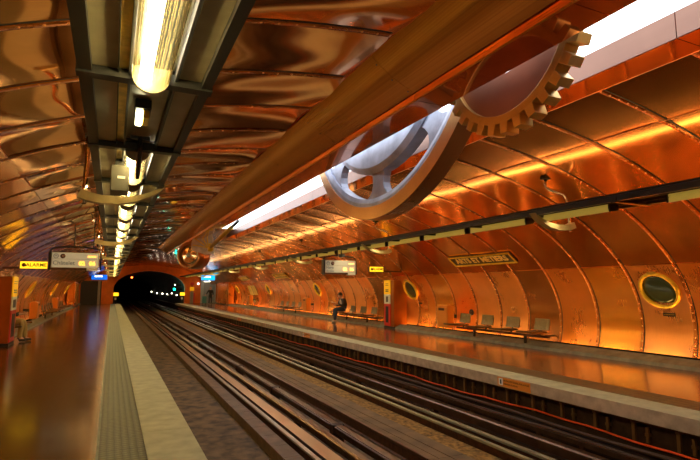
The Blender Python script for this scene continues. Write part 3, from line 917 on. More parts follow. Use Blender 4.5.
# portholes
def porthole(y, label, side=1):
    root = on_wall('porthole', label, 'porthole', tz(1.52), y, side, off=.0)
    mb = MB(); mb.lathe([(.345, .0), (.415, .0), (.425, .05), (.40, .085), (.365, .085), (.345, .05)], 48, closed=True); mb.build('frame', M['brass'], root)
    mb = MB(); mb.lathe([(.0001, .045), (.12, .043), (.25, .036), (.35, .025), (.35, .01), (.0001, .01)], 40); mb.build('glass', M['glass_dark'], root, smooth=True)
    for k in range(8):
        a = 2 * PI * k / 8
        mb = MB(); mb.ball((.383 * math.cos(a), .383 * math.sin(a), .085), .012, 8, 5); mb.build('bolt', M['brass_old'], root)
    mb = MB(); mb.box(-.09, .09, .40, .44, .02, .08); mb.build('hinge', M['brass_old'], root)
    return root
plq = None
for y, lb in ((6.78, 'large round brass porthole with dark glass near the right picture edge'), (16.5, 'brass porthole on the right wall beside the call pillar'),
              (26.2, 'brass porthole on the right wall left of the seated person'), (36.0, 'small distant brass porthole beside the yellow poster'),
              (46.0, 'tiny farthest brass porthole beyond the yellow poster')):
    porthole(y, lb)
for y, lb in ((16.5, 'brass porthole on the left wall hidden behind the left pillar'), (26.0, 'brass porthole seen edge on above the left bench'), (36.0, 'second brass porthole seen edge on down the left wall'), (45.5, 'farthest brass porthole seen edge on down the left wall')):
    if y > 20: porthole(y, lb, -1)
root = on_wall('small_plaque', 'tiny dark plaque on the wall under the large right porthole', 'plaque', tz(1.0), 6.72, 1)
MB().box(-.13, .13, -.035, .035, 0, .008).build('plate', M['plate_dark'], root)
MB().box(-.11, .11, -.004, .004, .008, .010).build('engraving', M['brass_old'], root)
root = on_wall('small_plaque', 'tiny dark plaque on the wall under the porthole beside the call pillar', 'plaque', tz(1.0), 16.1, 1)
MB().box(-.09, .09, -.03, .03, 0, .008).build('plate', M['plate_dark'], root)

# poster pair far on the right wall
root = on_wall('poster_case', 'pair of yellow posters in a case far along the right wall', 'poster', tz(1.43), 40.6, 1)
MB().box(-1.25, 1.25, -.5, .52, 0, .03).build('backing', M['plate_dark'], root)
MB().box(-1.18, -.1, -.46, .48, .03, .035).build('poster_sheet', M['poster'], root)
MB().box(.1, 1.18, -.46, .48, .03, .035).build('poster_sheet', M['poster'], root)

# ------------------------------------------------------------------ benches, bins, pillars
def bench(y0, pitch, n, label, side=1, cat='bench'):
    X = (lambda x: x) if side > 0 else mir
    root = empty('bench', (0, 0, 0), label, cat)
    sx = lambda a, b: sorted((X(a), X(b)))
    b = MB(); b.box(*sx(9.98, 10.06), y0 - .3, y0 + pitch * (n - 1) + .3, .29, .35); b.build('beam', M['rust'], root)
    for k in range(n):
        y = y0 + pitch * k
        prof = [(9.44, .455), (9.47, .475), (9.65, .455), (9.85, .445), (10.02, .46), (10.06, .43), (9.85, .405), (9.65, .41), (9.46, .425)]
        s = MB(); s.prism([(X(a), z) for a, z in prof], 'y', y - .25, y + .25); s.build('seat', M['seat'], root, bevel=.006)
        bk = MB(); m_ = 7
        for j in range(m_):
            ya = y - .25 + .5 * j / m_; yb = ya + .5 / m_ - .012
            prof = [(10.05, .48), (10.085, .58), (10.12, .765), (10.135, .765), (10.105, .58), (10.07, .48)]
            bk.prism([(X(a), z) for a, z in prof], 'y', ya, yb)
        bk.prism([(X(a), z) for a, z in [(10.075, .48), (10.12, .70), (10.14, .70), (10.10, .48)]], 'y', y - .25, y + .25)
        bk.build('backrest', M['seat'], root)
        br = MB(); br.tube([(X(10.02), y, .35), (X(10.07), y, .40), (X(10.09), y, .50)], .02, 8); br.build('bracket', M['rail_dark'], root)
    for y in (y0 + pitch * .5, y0 + pitch * (n - 1.5)):
        l_ = MB(); l_.box(*sx(10.0, 10.05), y - .03, y + .03, .10, .30); l_.build('leg', M['rail_dark'], root)
    # arms fixing the beam to the wall
    for y in (y0, y0 + pitch * (n - 1)):
        l_ = MB(); l_.box(*sx(10.05, 10.53), y - .02, y + .02, .30, .34); l_.build('wall_arm', M['rail_dark'], root)
    return root
bench(9.75, 1.043, 4, 'row of four slatted metal seats under the ARTS ET MÉTIERS name plate')
bench(18.95, 1.04, 4, 'row of metal seats behind the call pillar with a person seated at its end')
bench(28.3, 1.13, 4, 'distant row of four metal seats on the right beside an orange bin')
bench(28.2, 1.05, 5, 'row of metal seats along the left wall beyond the orange bin', -1)
bench(35.8, 1.05, 4, 'farthest row of metal seats along the left wall', -1)
bench(17.6, 1.05, 3, 'row of seats half hidden behind the left pillar', -1)

def bin_(y, label, side=1, z0=.26):
    X = (lambda x: x) if side > 0 else mir
    root = empty('litter_bin', (X(10.12), y, z0), label, 'bin')
    s = 1 if side > 0 else -1
    b = MB()
    sec = [(-.13, .0), (-.15, .45), (-.15, .66), (-.10, .74), (.12, .74), (.16, .66), (.16, .0)]
    b.prism([(s * a, z) for a, z in sec], 'y', -.30, .30); b.build('body', M['orange'], root, bevel=.05, seg=3)
    b = MB(); b.box(*sorted((s * -.157, s * -.145)), -.16, .16, .56, .64); b.build('slot', M['rust'], root)
    b = MB(); b.box(*sorted((s * .15, s * .42)), -.08, .08, .30, .42); b.build('wall_bracket', M['rail_dark'], root)
    return root
bin_(13.95, 'orange wall bin beside the row of four seats on the right')
bin_(27.2, 'orange wall bin at the near end of the distant right seats', 1, .30)
bin_(40.2, 'small far orange wall bin on the right under the yellow poster', 1, .30)
bin_(25.6, 'orange wall bin on the left beside the left seats', -1)
bin_(34.4, 'small far orange wall bin on the left wall', -1, .30)

root = on_wall('wall_ring', 'small dark round call button on the wall beside the orange bin', 'button', tz(.78), 13.15, 1)
mb = MB(); mb.lathe([(.05, 0), (.10, 0), (.10, .03), (.05, .03)], 20, closed=True); mb.build('ring', M['rail_dark'], root)
mb = MB(); mb.lathe([(.0001, 0), (.05, 0), (.05, .02), (.0001, .02)], 16); mb.build('button', M['rust'], root)

def pillar(side, label):
    X = (lambda x: x) if side > 0 else (lambda x: 7.45 - x)
    root = empty('call_pillar', (0, 0, 0), label, 'pillar')
    sx = lambda a, b: sorted((X(a), X(b)))
    y0, y1 = (16.95, 17.70) if side > 0 else (16.25, 17.1)
    xb = 10.48
    MB().box(*sx(9.90, xb), y0, y1, .08, 1.87).build('column', M['cu_pillar'], root, bevel=.015)
    MB().box(*sx(9.88, xb), y0 - .02, y1 + .02, .0, .08).build('plinth', M['black'], root)
    ya, yb = (17.2, 17.68) if side > 0 else (16.3, 17.05)
    xa = (9.875, 9.90)
    MB().box(*sx(*xa), ya, yb, 1.32, 1.87).build('yellow_panel', M['yellow'], root)
    MB().box(*sx(*xa), ya, yb, .95, 1.32).build('white_panel', M['cream'], root)
    rp = MB().box(*sx(*xa), ya, yb, .10, .95).build('red_panel', M['red'], root)
    MB().box(*sx(9.868, 9.876), ya + .14, yb - .14, .22, .85).build('extinguisher_window', M['black'], rp)
    b = MB()
    for zz, hh_ in ((1.74, .03), (1.68, .03), (1.50, .05), (1.44, .05)):
        b.box(*sx(9.871, 9.876), ya + .12, yb - .12, zz - hh_ / 2, zz + hh_ / 2 - .01)
    b.box(*sx(9.871, 9.876), ya + .16, yb - .16, 1.02, 1.24)
    b.build('panel_marks', M['plate_dark'], root)
    return root
pillar(1, 'copper call pillar on the right platform with yellow, white and red panels')
pillar(-1, 'copper call pillar at the left picture edge with yellow, white and red panels')

for side, lb in ((1, 'copper clad cabinet at the far end of the right platform'), (-1, 'copper clad cabinet at the far end of the left platform')):
    X = (lambda x: x) if side > 0 else mir
    root = empty('copper_cabinet', (0, 0, 0), lb, 'cabinet')
    MB().box(*sorted((X(9.92), X(10.45))), 47.6, 53.4, .1, 2.08).build('body', M['cu_w'], root, bevel=.02)
    MB().box(*sorted((X(9.90), X(10.45))), 47.58, 53.42, 0, .1).build('plinth', M['black'], root)
    MB().box(*sorted((X(9.90), X(9.92))), 48.2, 52.8, .25, 2.0).build('door', M['cu_w3'], root)

# blue exit signs
for (x0, x1, z0, z1, mt, lb) in ((-1.92, -.46, 2.46, 2.98, 'blue', 'lit blue SORTIE sign over the left end passage'), (7.75, 9.05, 2.37, 2.84, 'cyan', 'lit blue SORTIE sign over the right end passage')):
    root = empty('exit_sign', ((x0 + x1) / 2, 56.9 if x0 < 0 else 50.0, (z0 + z1) / 2), lb, 'sign')
    w, h = (x1 - x0) / 2, (z1 - z0) / 2
    MB().box(-w, w, -.06, .06, -h, h).build('housing', M['rail_dark'], root)
    MB().box(-w + .01, w - .01, -.07, -.06, -h + .01, h - .01).build('sign_face', M[mt], root)
    label_text(root, 'SORTIE', h * .85, -w * .12, .08, -.073, M['whitelit'], bold=.008)
    MB().box(-.03, .03, -.03, .03, h, h + .9 if x0 < 0 else h + .22).build('hanger', M['rail_dark'], root)

# help point at the right of the tunnel mouth, yellow end of platform signs
root = empty('help_point', (7.95, 57.35, 0), 'grey and red help point post on the red end wall beside the tunnel', 'help point')
MB().box(-.16, .16, -.1, .1, 0, 1.25).build('cabinet', M['rail_grey'], root, bevel=.01)
MB().box(.17, .32, -.1, .1, .05, 1.1).build('extinguisher', M['red'], root, bevel=.03)
MB().box(-.22, .22, -.04, .04, 1.35, 1.75).build('yellow_notice', M['yellow'], root)
MB().box(-.18, .18, -.04, .04, 1.95, 2.25).build('blue_notice', M['red'], root)
MB().box(-.03, .03, -.02, .02, 1.25, 1.95).build('post', M['rail_dark'], root)
for x, lb in ((.42, 'small yellow platform end sign left of the tunnel mouth'), (6.95, 'small yellow platform end sign right of the tunnel mouth')):
    root = empty('platform_end_sign', (x, 57.2, 0), lb, 'sign')
    MB().box(-.24, .24, -.03, .03, .82, 1.16).build('panel', M['alarm'], root)
    MB().box(-.12, .06, -.03, .03, .42, .66).build('white_panel', M['cream'], root)
    MB().box(-.03, .03, -.02, .02, -.93 if .86 < x < 6.29 else 0.003, .82).build('post', M['rail_dark'], root)
root = empty('wall_lamp', (8.55, 57.0, 2.1), 'small pale blue lamp beside the right end passage', 'lamp')
mb = MB(); mb.ball((0, 0, 0), .12); mb.build('globe', M['whitelit'], root)
MB().box(-.05, .05, .05, .6, -.03, .03).build('bracket', M['rail_dark'], root)

# tunnel lights and signals
GRP = 'lamps along the dark tunnel wall'
def tlamp(x, y, z, label, mat='tunlamp', name='tunnel_lamp', cat='lamp', r=.09, group=GRP):
    root = empty(name, (x, y, z), label, cat, group)
    mb = MB(); mb.ball((0, 0, 0), r, 10, 7); mb.build('lens', M[mat], root)
    s = 1 if x > 3.6 else -1
    wx = 7.3 - x if s > 0 else .05 - x
    MB().box(*sorted((s * r * .8, wx)), -.04, .04, -.05, .05).build('bracket', M['rail_dark'], root)
for y in (62.5, 68, 73.5, 81, 91, 104):
    tlamp(6.95, y, .9 + .13 * math.sin(y * 1.7), 'small white lamp on the right wall inside the dark tunnel', r=.07 if y < 80 else .10)
tlamp(.45, 62, .95, 'single white lamp on the left wall inside the dark tunnel', group=None, r=.13)
tlamp(6.45, 60.5, 1.5, 'green signal light inside the tunnel mouth', 'sig_green', 'signal_light', 'signal', .12, None)
tlamp(6.62, 61.5, 2.0, 'small white lamp above the green signal', r=.07, group=None)
root = empty('signal_light', (2.40, 75, 3.1), 'red signal light high in the dark tunnel', 'signal')
mb = MB(); mb.ball((0, 0, 0), .12, 10, 7); mb.build('lens', M['sig_red'], root)
MB().box(-.03, .03, -.03, .03, .10, .28).build('bracket', M['rail_dark'], root)

# ------------------------------------------------------------------ uplights in the gap between kerb and wall
def uplight(mat):
    root = empty('uplight')
    MB().box(-.06, .0, -.42, .42, 0, .10).build('housing', M['rail_dark'], root)
    MB().prism([(.0, .085), (.045, .0), (.05, .003), (.006, .088)], 'y', -.40, .40).build('lens', M[mat], root)
    return root
for side in (1, -1):
    u0 = None
    for k in range(-3, 44):
        y = RIB0 + PITCH * (k + .55)
        if y > 50: break
        o = uplight('uplight' if side > 0 else 'uplight_left') if u0 is None else copy_tree(u0)
        u0 = u0 or o
        X = 10.36 if side > 0 else mir(10.36)
        o.location = (X, y, .05)
        if side < 0: o.rotation_euler = (0, 0, PI)
        tag(o, 'small floor light behind the stone kerb washing the %s copper wall' % ('right' if side > 0 else 'left'), 'light', 'floor lights along the %s wall' % ('right' if side > 0 else 'left'))
for X, n in ((10.37, 'right'), (mir(10.37), 'left')):
    mb = MB(); mb.box(X - .13, X + .15, YB, YEND, 0, .045); struct(mb, 'floor_gutter_' + n, M['black'], 'dark gutter between kerb and %s wall' % n)

# ------------------------------------------------------------------ tracks
TY0, TY1 = YB, 100
def long_(name, mb, mat, label, cat, bevel=0):
    return tag(mb.build(name, mat, bevel=bevel), label, cat)
# gap channel and brown beam with transverse joints
mb = MB(); y = TY0
while y < TY1:
    mb.box(2.24, 2.49, y + .004, y + .556, -.93, -.77); y += .56
long_('brown_track_beam', mb, M['conc_brown'], 'brown jointed concrete strip between the slab and the first rail', 'track beam')
def rail(x, z, w, h, mats, label):
    mb = MB()
    mb.prism([(x - w * .5, z), (x + w * .5, z), (x + w * .5, z - .03), (x + w * .14, z - .05), (x + w * .14, z - h + .02), (x + w * .7, z - h), (x - w * .7, z - h), (x - w * .14, z - h + .02), (x - w * .14, z - .05), (x - w * .5, z - .03)], 'y', TY0, TY1)
    for f in mb.bm.faces:
        if f.calc_center_median().z < z - .02: f.material_index = 1
    return long_('steel_rail', mb, mats, label, 'rail')
rail(2.575, -.70, .065, .20, [M['rail_steel'], M['rust']], 'shiny steel rail just left of the wide rolling strip')
mb = MB(); mb.box(2.655, 2.865, TY0, TY1, -.72, -.69); mb.box(2.73, 2.79, TY0, TY1, -.93, -.72)
for f in mb.bm.faces:
    if f.calc_center_median().z < -.70: f.material_index = 1
long_('rolling_strip', mb, [M['strip_steel'], M['rust']], 'wide shiny steel rolling strip reflecting orange and blue light', 'rolling strip', .004)
def guide_bar(x, z, label, seg=None, w=.13, h=.09, mat='bar', first=8.5, pitch=3.28, base=-.93):
    root = empty('guide_bar', (0, 0, 0), label, 'guide bar')
    mb = MB(); mb.prism([(x - w / 2, z), (x - w / 2 + .02, z + .02), (x + w / 2 - .02, z + .02), (x + w / 2, z), (x + w / 2, z - h), (x - w / 2, z - h)], 'y', TY0, TY1)
    mb.build('bar', M[mat], root)
    k = 0; y = first - 4 * pitch
    while y < 45:
        if y > TY0 + .1:
            mb = MB(); mb.box(x - .05, x + .05, y - .06, y + .06, base, z - h + .003); mb.box(x - .09, x + .09, y - .1, y + .1, base, base + .04)
            mb.ball((x, y, z - h - .06), .075, 10, 6); mb.build('insulator', M['insul'], root)
        y += pitch
    return root
guide_bar(3.01, -.63, 'brown guide bar on dark insulators just right of the shiny rolling strip')
root = empty('cover_rail', (0, 0, 0), 'raised brown cover rail in jointed lengths right of the first guide bar', 'rail')
y = 7.5 - 3.35 * 4
while y < TY1:
    a = max(y, TY0)
    mb = MB(); mb.box(3.24, 3.40, a + .02, y + 3.33, -.70, -.605); mb.box(3.26, 3.38, a + .02, y + 3.33, -.605, -.59)
    mb.build('cover_length', M['bar'], root, bevel=.01)
    mb = MB(); mb.box(3.22, 3.42, y - .07 if y > TY0 else TY0, y + .07 if y > TY0 else TY0 + .05, -.93, -.58); mb.build('joint_chair', M['insul'], root, bevel=.01)
    y += 3.35
rail(3.94, -.72, .05, .18, [M['bar'], M['rust']], 'thin brown rail in the middle between the two tracks')
mb = MB(); y = TY0
while y < TY1:
    for a, b in ((4.0, 4.19), (4.20, 4.37), (4.385, 4.62)):
        mb.box(a, b, y + .003, y + 2.397, -.93, -.79)
    y += 2.4
long_('cable_trough', mb, M['plank'], 'flat brown plank covers in the middle between the tracks', 'cable trough', .004)
rail(5.10, -.70, .075, .2, [M['rail_pale'], M['rust']], 'pale worn rail, left one of the pair on the right track')
rail(5.36, -.70, .09, .2, [M['rail_pale'], M['rust']], 'pale worn rail, right one of the pair on the right track')
guide_bar(5.72, -.62, 'brown guide bar beyond the pale rails of the right track', first=8.3, w=.15, h=.12)
mb = MB(); mb.box(6.05, 6.12, TY0, TY1, -.66, -.60); mb.box(5.95, 6.22, TY0, TY1, -.93, -.90)
y = TY0
while y < 60:
    mb.box(6.06, 6.11, y, y + .06, -.93, -.62); y += .8
long_('conductor_bar', mb, M['bar'], 'thin brown bar low on the far side of the right track', 'rail')
# posts and cables under the right platform
GRP = 'brackets under the right platform edge'
b0 = None
y = 5.37 - .608 * 15
while y < 45:
    for dy, z0, z1 in ((0, -.58, -.225), (.31, -.52, -.36)):
        pass
    if b0 is None:
        b0 = MB().box(-.022, .022, -.022, .022, -.29, .0).box(-.03, .07, -.03, .03, -.05, 0).build('cable_bracket', M['bracket'])
        o = b0
    else:
        o = b0.copy(); COL.objects.link(o)
    o.location = (6.55, y, -.235)
    tag(o, 'small upright cable bracket on the dark wall under the right platform edge', 'bracket', GRP)
    y += .608
b1 = None
y = 5.19 - .6 * 14
while y < 40:
    if b1 is None:
        b1 = MB().box(-.02, .02, -.018, .018, -.1, .1).box(-.02, .035, -.03, .03, -.02, .02).build('cable_clip', M['bracket']); o = b1
    else:
        o = b1.copy(); COL.objects.link(o)
    o.location = (6.58, y, -.41)
    tag(o, 'short cable clip between the uprights on the dark wall under the right platform', 'clip', 'cable clips under the right platform')
    y += .6
mb = MB()
pth = []; y = TY0
while y < 57:
    pth.append((6.515 + .008 * math.sin(y * 1.3), y, -.50 + .02 * math.sin(y * 2 * PI / 5.1) - .02 * abs(math.sin(PI * (y - 5.37) / 1.216)))); y += .25
mb.tube(pth, .016, 8); tag(mb.build('orange_cable', M['cable_red']), 'bright orange red cable sagging along under the right platform edge', 'cable')
for z, lb in ((-.62, 'upper brown cable run under the orange red cable'), (-.72, 'lower brown cable run under the orange red cable')):
    mb = MB(); mb.tube([(6.50, yy * 1.0, z + .012 * math.sin(yy * 1.9 + z * 40)) for yy in range(-6, 57)], .028, 8)
    tag(mb.build('brown_cable', M['cable_dark']), lb, 'cable')

# warning plates on the right platform edge
def warn_plate(y0, y1, label, z0=-.165, z1=-.012):
    root = empty('warning_plate', (6.288, (y0 + y1) / 2, (z0 + z1) / 2), label, 'sign')
    w, h = (y1 - y0) / 2, (z1 - z0) / 2
    MB().box(-.008, 0, -w, w, -h, h).build('plate', M['orange'], root)
    p = MB().box(-.010, -.008, w - .13, w - .03, -h * .75, h * .75).build('pictogram', M['white'], root)
    MB().box(-.0115, -.010, w - .10, w - .065, -h * .5, h * .5).build('figure', M['jeans'], p)
    RM = Matrix(((0, 0, -1, 0), (-1, 0, 0, 0), (0, 1, 0, 0), (0, 0, 0, 1)))
    for tx_, zz in (('NE PAS DESCENDRE SUR LA VOIE', h * .35), ('DANGER DE MORT', -h * .35)):
        mb = MB(); mb.add_mesh(text_mesh(tx_, .040, 'LEFT', .001), Matrix.Translation((-.0095, w - .15, zz)) @ RM)
        mb.build('lettering', M['plate_dark'], root, fix=False)
warn_plate(6.37, 7.14, 'orange warning plate on the right platform edge, nearest to the viewer')
warn_plate(16.54, 17.24, 'orange warning plate on the right platform edge below the seated person')
warn_plate(26.8, 27.7, 'small orange warning plate far along the right platform edge')

# ------------------------------------------------------------------ people
def hand(verts, rad, edges, wrist_i, d, up, side, s=1.0):
    """palm with five bent fingers grown from the wrist vertex; d = pointing direction, up = back of hand"""
    d = d.normalized(); up = (up - d * up.dot(d)).normalized(); sd = d.cross(up) * side
    w = Vector(verts[wrist_i])
    def add(p, r, par):
        verts.append(p); rad.append(r); edges.append((par, len(verts) - 1)); return len(verts) - 1
    palm = add(w + d * .055 * s, .030 * s, wrist_i)
    kn = add(w + d * .085 * s, .028 * s, palm)
    for k, (o, L) in enumerate(((-.030, .070), (-.010, .080), (.010, .076), (.029, .060))):
        a = add(w + (d * .10 + sd * o) * s, .0095 * s, kn)
        b = add(w + (d * (.10 + L * .5) + sd * o - up * .010) * s, .009 * s, a)
        add(w + (d * (.10 + L * .85) + sd * o - up * .035) * s, .008 * s, b)
    a = add(w + (d * .045 - sd * .042) * s, .011 * s, palm)
    add(w + (d * .085 - sd * .055 - up * .02) * s, .009 * s, a)
def limb_mesh(chain, sub=2):
    vs = [Vector(c[0]) for c in chain]; rs = [c[1] for c in chain]
    return skin_mesh(vs, rs, [(i, i + 1) for i in range(len(vs) - 1)], 0, sub)
def head_into(mb, c, Mx, hair=False):
    """skull with nose, ears, mouth, eyes; face along local -y"""
    T = Matrix.Translation(c) @ Mx
    mb.ball((0, 0, 0), .105, 18, 14, (.78, .96, 1.12), 0, T)
    mb.ball((0, -.03, -.06), .07, 12, 8, (.85, .85, .85), 0, T)
    mb.ball((0, -.104, -.012), .018, 8, 6, (.8, 1.1, 1.5), 0, T)
    for s in (-1, 1):
        mb.ball((s * .084, .008, -.005), .028, 8, 6, (.4, .8, 1.2), 0, T)
        mb.ball((s * .032, -.090, .016), .013, 8, 6, (1.1, .6, .7), 1, T)
    mb.ball((0, -.089, -.058), .022, 8, 6, (1.2, .45, .35), 2, T)
M['lips'] = simple('lips', (.40, .14, .11), .5)
def person(label, J, mats, head_rot, hands, coat=None, hair_long=False):
    """J: joint positions; body is one continuous skinned mesh, clothes are children"""
    root = empty('person', (J['pelvis'][0], J['pelvis'][1], 0), label, 'person')
    off = Vector((J['pelvis'][0], J['pelvis'][1], 0))
    V = {k: Vector(v) - off for k, v in J.items()}
    names = ['pelvis', 'waist', 'chest', 'neck0', 'neck', 'shL', 'elL', 'wrL', 'shR', 'elR', 'wrR', 'hipL', 'knL', 'anL', 'toL', 'hipR', 'knR', 'anR', 'toR']
    rads = [.125, .12, .135, .06, .052, .062, .044, .030, .062, .044, .030, .088, .060, .042, .034, .088, .060, .042, .034]
    verts = [V[n] for n in names]; rad = list(rads)
    ix = {n: i for i, n in enumerate(names)}
    E_ = [('pelvis', 'waist'), ('waist', 'chest'), ('chest', 'neck0'), ('neck0', 'neck'), ('chest', 'shL'), ('shL', 'elL'), ('elL', 'wrL'), ('chest', 'shR'), ('shR', 'elR'), ('elR', 'wrR'),
          ('pelvis', 'hipL'), ('hipL', 'knL'), ('knL', 'anL'), ('anL', 'toL'), ('pelvis', 'hipR'), ('hipR', 'knR'), ('knR', 'anR'), ('anR', 'toR')]
    edges = [(ix[a], ix[b]) for a, b in E_]
    for (wr, el, sd, up) in (('wrL', 'elL', 1, hands[0]), ('wrR', 'elR', -1, hands[1])):
        hand(verts, rad, edges, ix[wr], V[wr] - V[el], Vector(up), sd)
    body = MB(); body.add_mesh(skin_mesh(verts, rad, edges, 0, 2))
    hc = V['head']
    head_into(body, hc, head_rot)
    body.build('body', [M['skin'], M['eye'], M['lips']], root, smooth=True, fix=False)
    # trousers
    tv = ['pelvis', 'hipL', 'knL', 'anL', 'hipR', 'knR', 'anR', 'waist']
    tr = [.15, .108, .080, .066, .108, .080, .066, .135]
    tm = skin_mesh([V[n] for n in tv], tr, [(0, 1), (1, 2), (2, 3), (0, 4), (4, 5), (5, 6), (0, 7)], 0, 2)
    MB().add_mesh(tm).build('trousers', mats['trousers'], root, smooth=True, fix=False)
    # jacket with sleeves
    sl = lambda a, b, t: V[a].lerp(V[b], t)
    jv = [V['waist'] + (V['pelvis'] - V['waist']) * .55, V['waist'], V['chest'], V['neck0'], V['shL'], V['elL'], sl('elL', 'wrL', .85), V['shR'], V['elR'], sl('elR', 'wrR', .85)]
    jr = [.168, .155, .165, .088, .088, .064, .050, .088, .064, .050]
    jm = skin_mesh(jv, jr, [(0, 1), (1, 2), (2, 3), (2, 4), (4, 5), (5, 6), (2, 7), (7, 8), (8, 9)], 0, 2)
    MB().add_mesh(jm).build('jacket', mats['jacket'], root, smooth=True, fix=False)
    if coat:
        cm = limb_mesh([(V['waist'], .175), (V['pelvis'], .185), (V['pelvis'].lerp((V['knL'] + V['knR']) / 2, .75), .19)])
        MB().add_mesh(cm).build('coat_skirt', mats['jacket'], root, smooth=True, fix=False)
    if mats.get('shirt'):
        fw = head_rot @ Vector((0, -1, 0)); fw.z = 0; fw.normalize()
        sm = limb_mesh([(V['waist'] + fw * .075, .095), (V['chest'] + fw * .085, .10), (V['neck0'] + fw * .04, .06)])
        MB().add_mesh(sm).build('shirt', mats['shirt'], root, smooth=True, fix=False)
    for s in 'LR':
        a, t = V['an' + s], V['to' + s]
        d = (t - a); d.z = 0; d.normalize(); g = Vector((a.x, a.y, 0))
        sm = skin_mesh([g - d * .05 + Vector((0, 0, .052)), g + d * .05 + Vector((0, 0, .056)), g + d * .17 + Vector((0, 0, .042)), a + Vector((0, 0, .02))], [.048, .050, .038, .05], [(0, 1), (1, 2), (0, 3)], 0, 2)
        MB().add_mesh(sm).build('shoe', mats['shoe'], root, smooth=True, fix=False)
    T = Matrix.Translation(hc) @ head_rot
    hb = MB(); hb.ball((0, .022, .030), .112, 18, 12, (.84, .95, 1.02), 0, T)
    if hair_long: hb.ball((0, .055, -.06), .095, 14, 10, (.9, .6, 1.3), 0, T)
    hb.build('hair', mats['hair'], root, smooth=True, fix=False)
    return root, V, off

def seated(xh, y, facing, label, mats, z_seat=.45, lean=.10, read=True):
    """facing = +1 towards +x, -1 towards -x"""
    f = facing
    P = lambda fx, dy, z: (xh + f * fx, y + dy, z)
    # left/right as seen by the person: left is -y when facing -x
    l = 1 if f > 0 else -1
    J = dict(pelvis=P(.0, 0, z_seat + .11), waist=P(.03, 0, z_seat + .28), chest=P(.10, 0, z_seat + .46), neck0=P(.15, 0, z_seat + .58), neck=P(.18, 0, z_seat + .64), head=P(.235, 0, z_seat + .735),
             shL=P(.13, .19 * l, z_seat + .52), elL=P(.22, .25 * l, z_seat + .27), wrL=P(.42, .10 * l, z_seat + .33),
             shR=P(.13, -.19 * l, z_seat + .52), elR=P(.22, -.25 * l, z_seat + .27), wrR=P(.42, -.10 * l, z_seat + .30),
             hipL=P(.06, .10 * l, z_seat + .10), knL=P(.50, .14 * l, z_seat + .09), anL=P(.55, .13 * l, .10), toL=P(.68, .14 * l, .05),
             hipR=P(.06, -.10 * l, z_seat + .10), knR=P(.48, -.14 * l, z_seat + .09), anR=P(.44, -.13 * l, .10), toR=P(.57, -.14 * l, .05))
    hr = Matrix.Rotation(PI / 2 * f, 4, 'Z') @ Matrix.Rotation(math.radians(28), 4, 'X')
    return person(label, J, mats, hr, ((0, 0, 1), (0, 0, 1)))
p1, V1, off1 = seated(9.83, 21.35, -1, 'seated person in dark jacket and jeans, head bent over a pale sheet', dict(trousers=M['jeans'], jacket=M['jacket'], shirt=M['shirt'], shoe=M['shoe'], hair=M['hair']), .50)
o = empty('paper_sheet', (9.27, 21.35, .90), 'white folded sheet held by the seated person', 'paper')
mb = MB(); mb.box(-.10, .0, -.13, .13, -.003, .003, M=Matrix.Rotation(math.radians(25), 4, 'Y')); mb.box(.0, .10, -.13, .13, -.003, .003, M=Matrix.Rotation(math.radians(-5), 4, 'Y'))
mb.build('sheet', M['paper'], o)
seated(-2.80, 17.62, 1, 'seated person in khaki trousers half hidden behind the left pillar', dict(trousers=M['khaki'], jacket=M['jacket'], shoe=M['shoe_dark'], hair=M['hair']), .50)

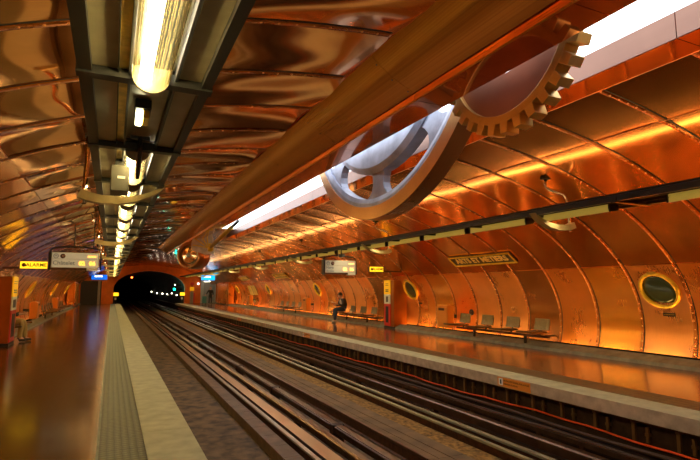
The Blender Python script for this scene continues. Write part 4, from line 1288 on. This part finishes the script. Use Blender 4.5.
# standing person with a trolley at the far end
xs, ysn = 9.02, 52.0
J = dict(pelvis=(xs, ysn, .92), waist=(xs, ysn, 1.10), chest=(xs, ysn - .02, 1.30), neck0=(xs, ysn - .02, 1.43), neck=(xs, ysn - .03, 1.49), head=(xs - .01, ysn - .06, 1.60),
         shL=(xs + .19, ysn, 1.37), elL=(xs + .27, ysn, 1.10), wrL=(xs + .22, ysn - .12, .90), shR=(xs - .19, ysn, 1.37), elR=(xs - .32, ysn - .04, 1.14), wrR=(xs - .48, ysn - .16, .96),
         hipL=(xs + .10, ysn, .90), knL=(xs + .11, ysn - .03, .50), anL=(xs + .12, ysn + .02, .09), toL=(xs + .13, ysn - .12, .05),
         hipR=(xs - .10, ysn, .90), knR=(xs - .10, ysn - .05, .50), anR=(xs - .12, ysn - .02, .09), toR=(xs - .14, ysn - .16, .05))
person('standing person in long dark coat with ginger hair, far end of right platform', J, dict(trousers=M['jacket'], jacket=M['coat'], shoe=M['shoe_dark'], hair=M['hair_red']), Matrix.Rotation(math.radians(-15), 4, 'Z'), ((0, 0, 1), (0, 0, 1)), coat=True, hair_long=True)
root = empty('shopping_trolley', (xs - .62, ysn - .25, 0), 'teal shopping trolley beside the standing person', 'trolley')
MB().box(-.20, .20, -.15, .15, .12, .80).build('bag', M['teal'], root, bevel=.03)
mb = MB(); mb.tube([(.12, .17, .1), (.12, .17, .98), (-.12, .17, .98), (-.12, .17, .1)], .014, 8); mb.build('handle', M['rail_dark'], root)
for x in (-.17, .17):
    mb = MB(); mb.lathe([(.03, -.02), (.085, -.02), (.085, .02), (.03, .02)], 18, Matrix.Translation((x, .12, .085)) @ Matrix.Rotation(PI / 2, 4, 'Y'), closed=True); mb.build('wheel', M['rubber'], root)

# ------------------------------------------------------------------ world, camera, look
w = bpy.data.worlds.new('world'); SC.world = w; w.use_nodes = True
w.node_tree.nodes['Background'].inputs['Color'].default_value = (.02, .012, .006, 1)
w.node_tree.nodes['Background'].inputs['Strength'].default_value = .3
cd = bpy.data.cameras.new('camera'); cam = bpy.data.objects.new('camera', cd); COL.objects.link(cam)
cd.sensor_fit = 'HORIZONTAL'; cd.sensor_width = 36; cd.lens = 36 * 500 / 700; cd.clip_start = .05; cd.clip_end = 400
pitch = math.atan2(289.0 - 230, 500); yaw = math.atan2(350 - 111.8, 500 / math.cos(pitch))
cam.location = (0, 0, 1.53); cam.rotation_euler = (PI / 2 + pitch, 0, -yaw)
SC.camera = cam
SC.view_settings.view_transform = 'Standard'; SC.view_settings.look = 'None'; SC.view_settings.gamma = 1
SC.view_settings.use_curve_mapping = False
SC.view_settings.exposure = 0.75
try:
    SC.cycles.use_denoising = True
    SC.cycles.max_bounces = 10; SC.cycles.glossy_bounces = 8; SC.cycles.diffuse_bounces = 4
    SC.cycles.sample_clamp_indirect = 6
    SC.cycles.use_light_tree = True
except Exception:
    pass
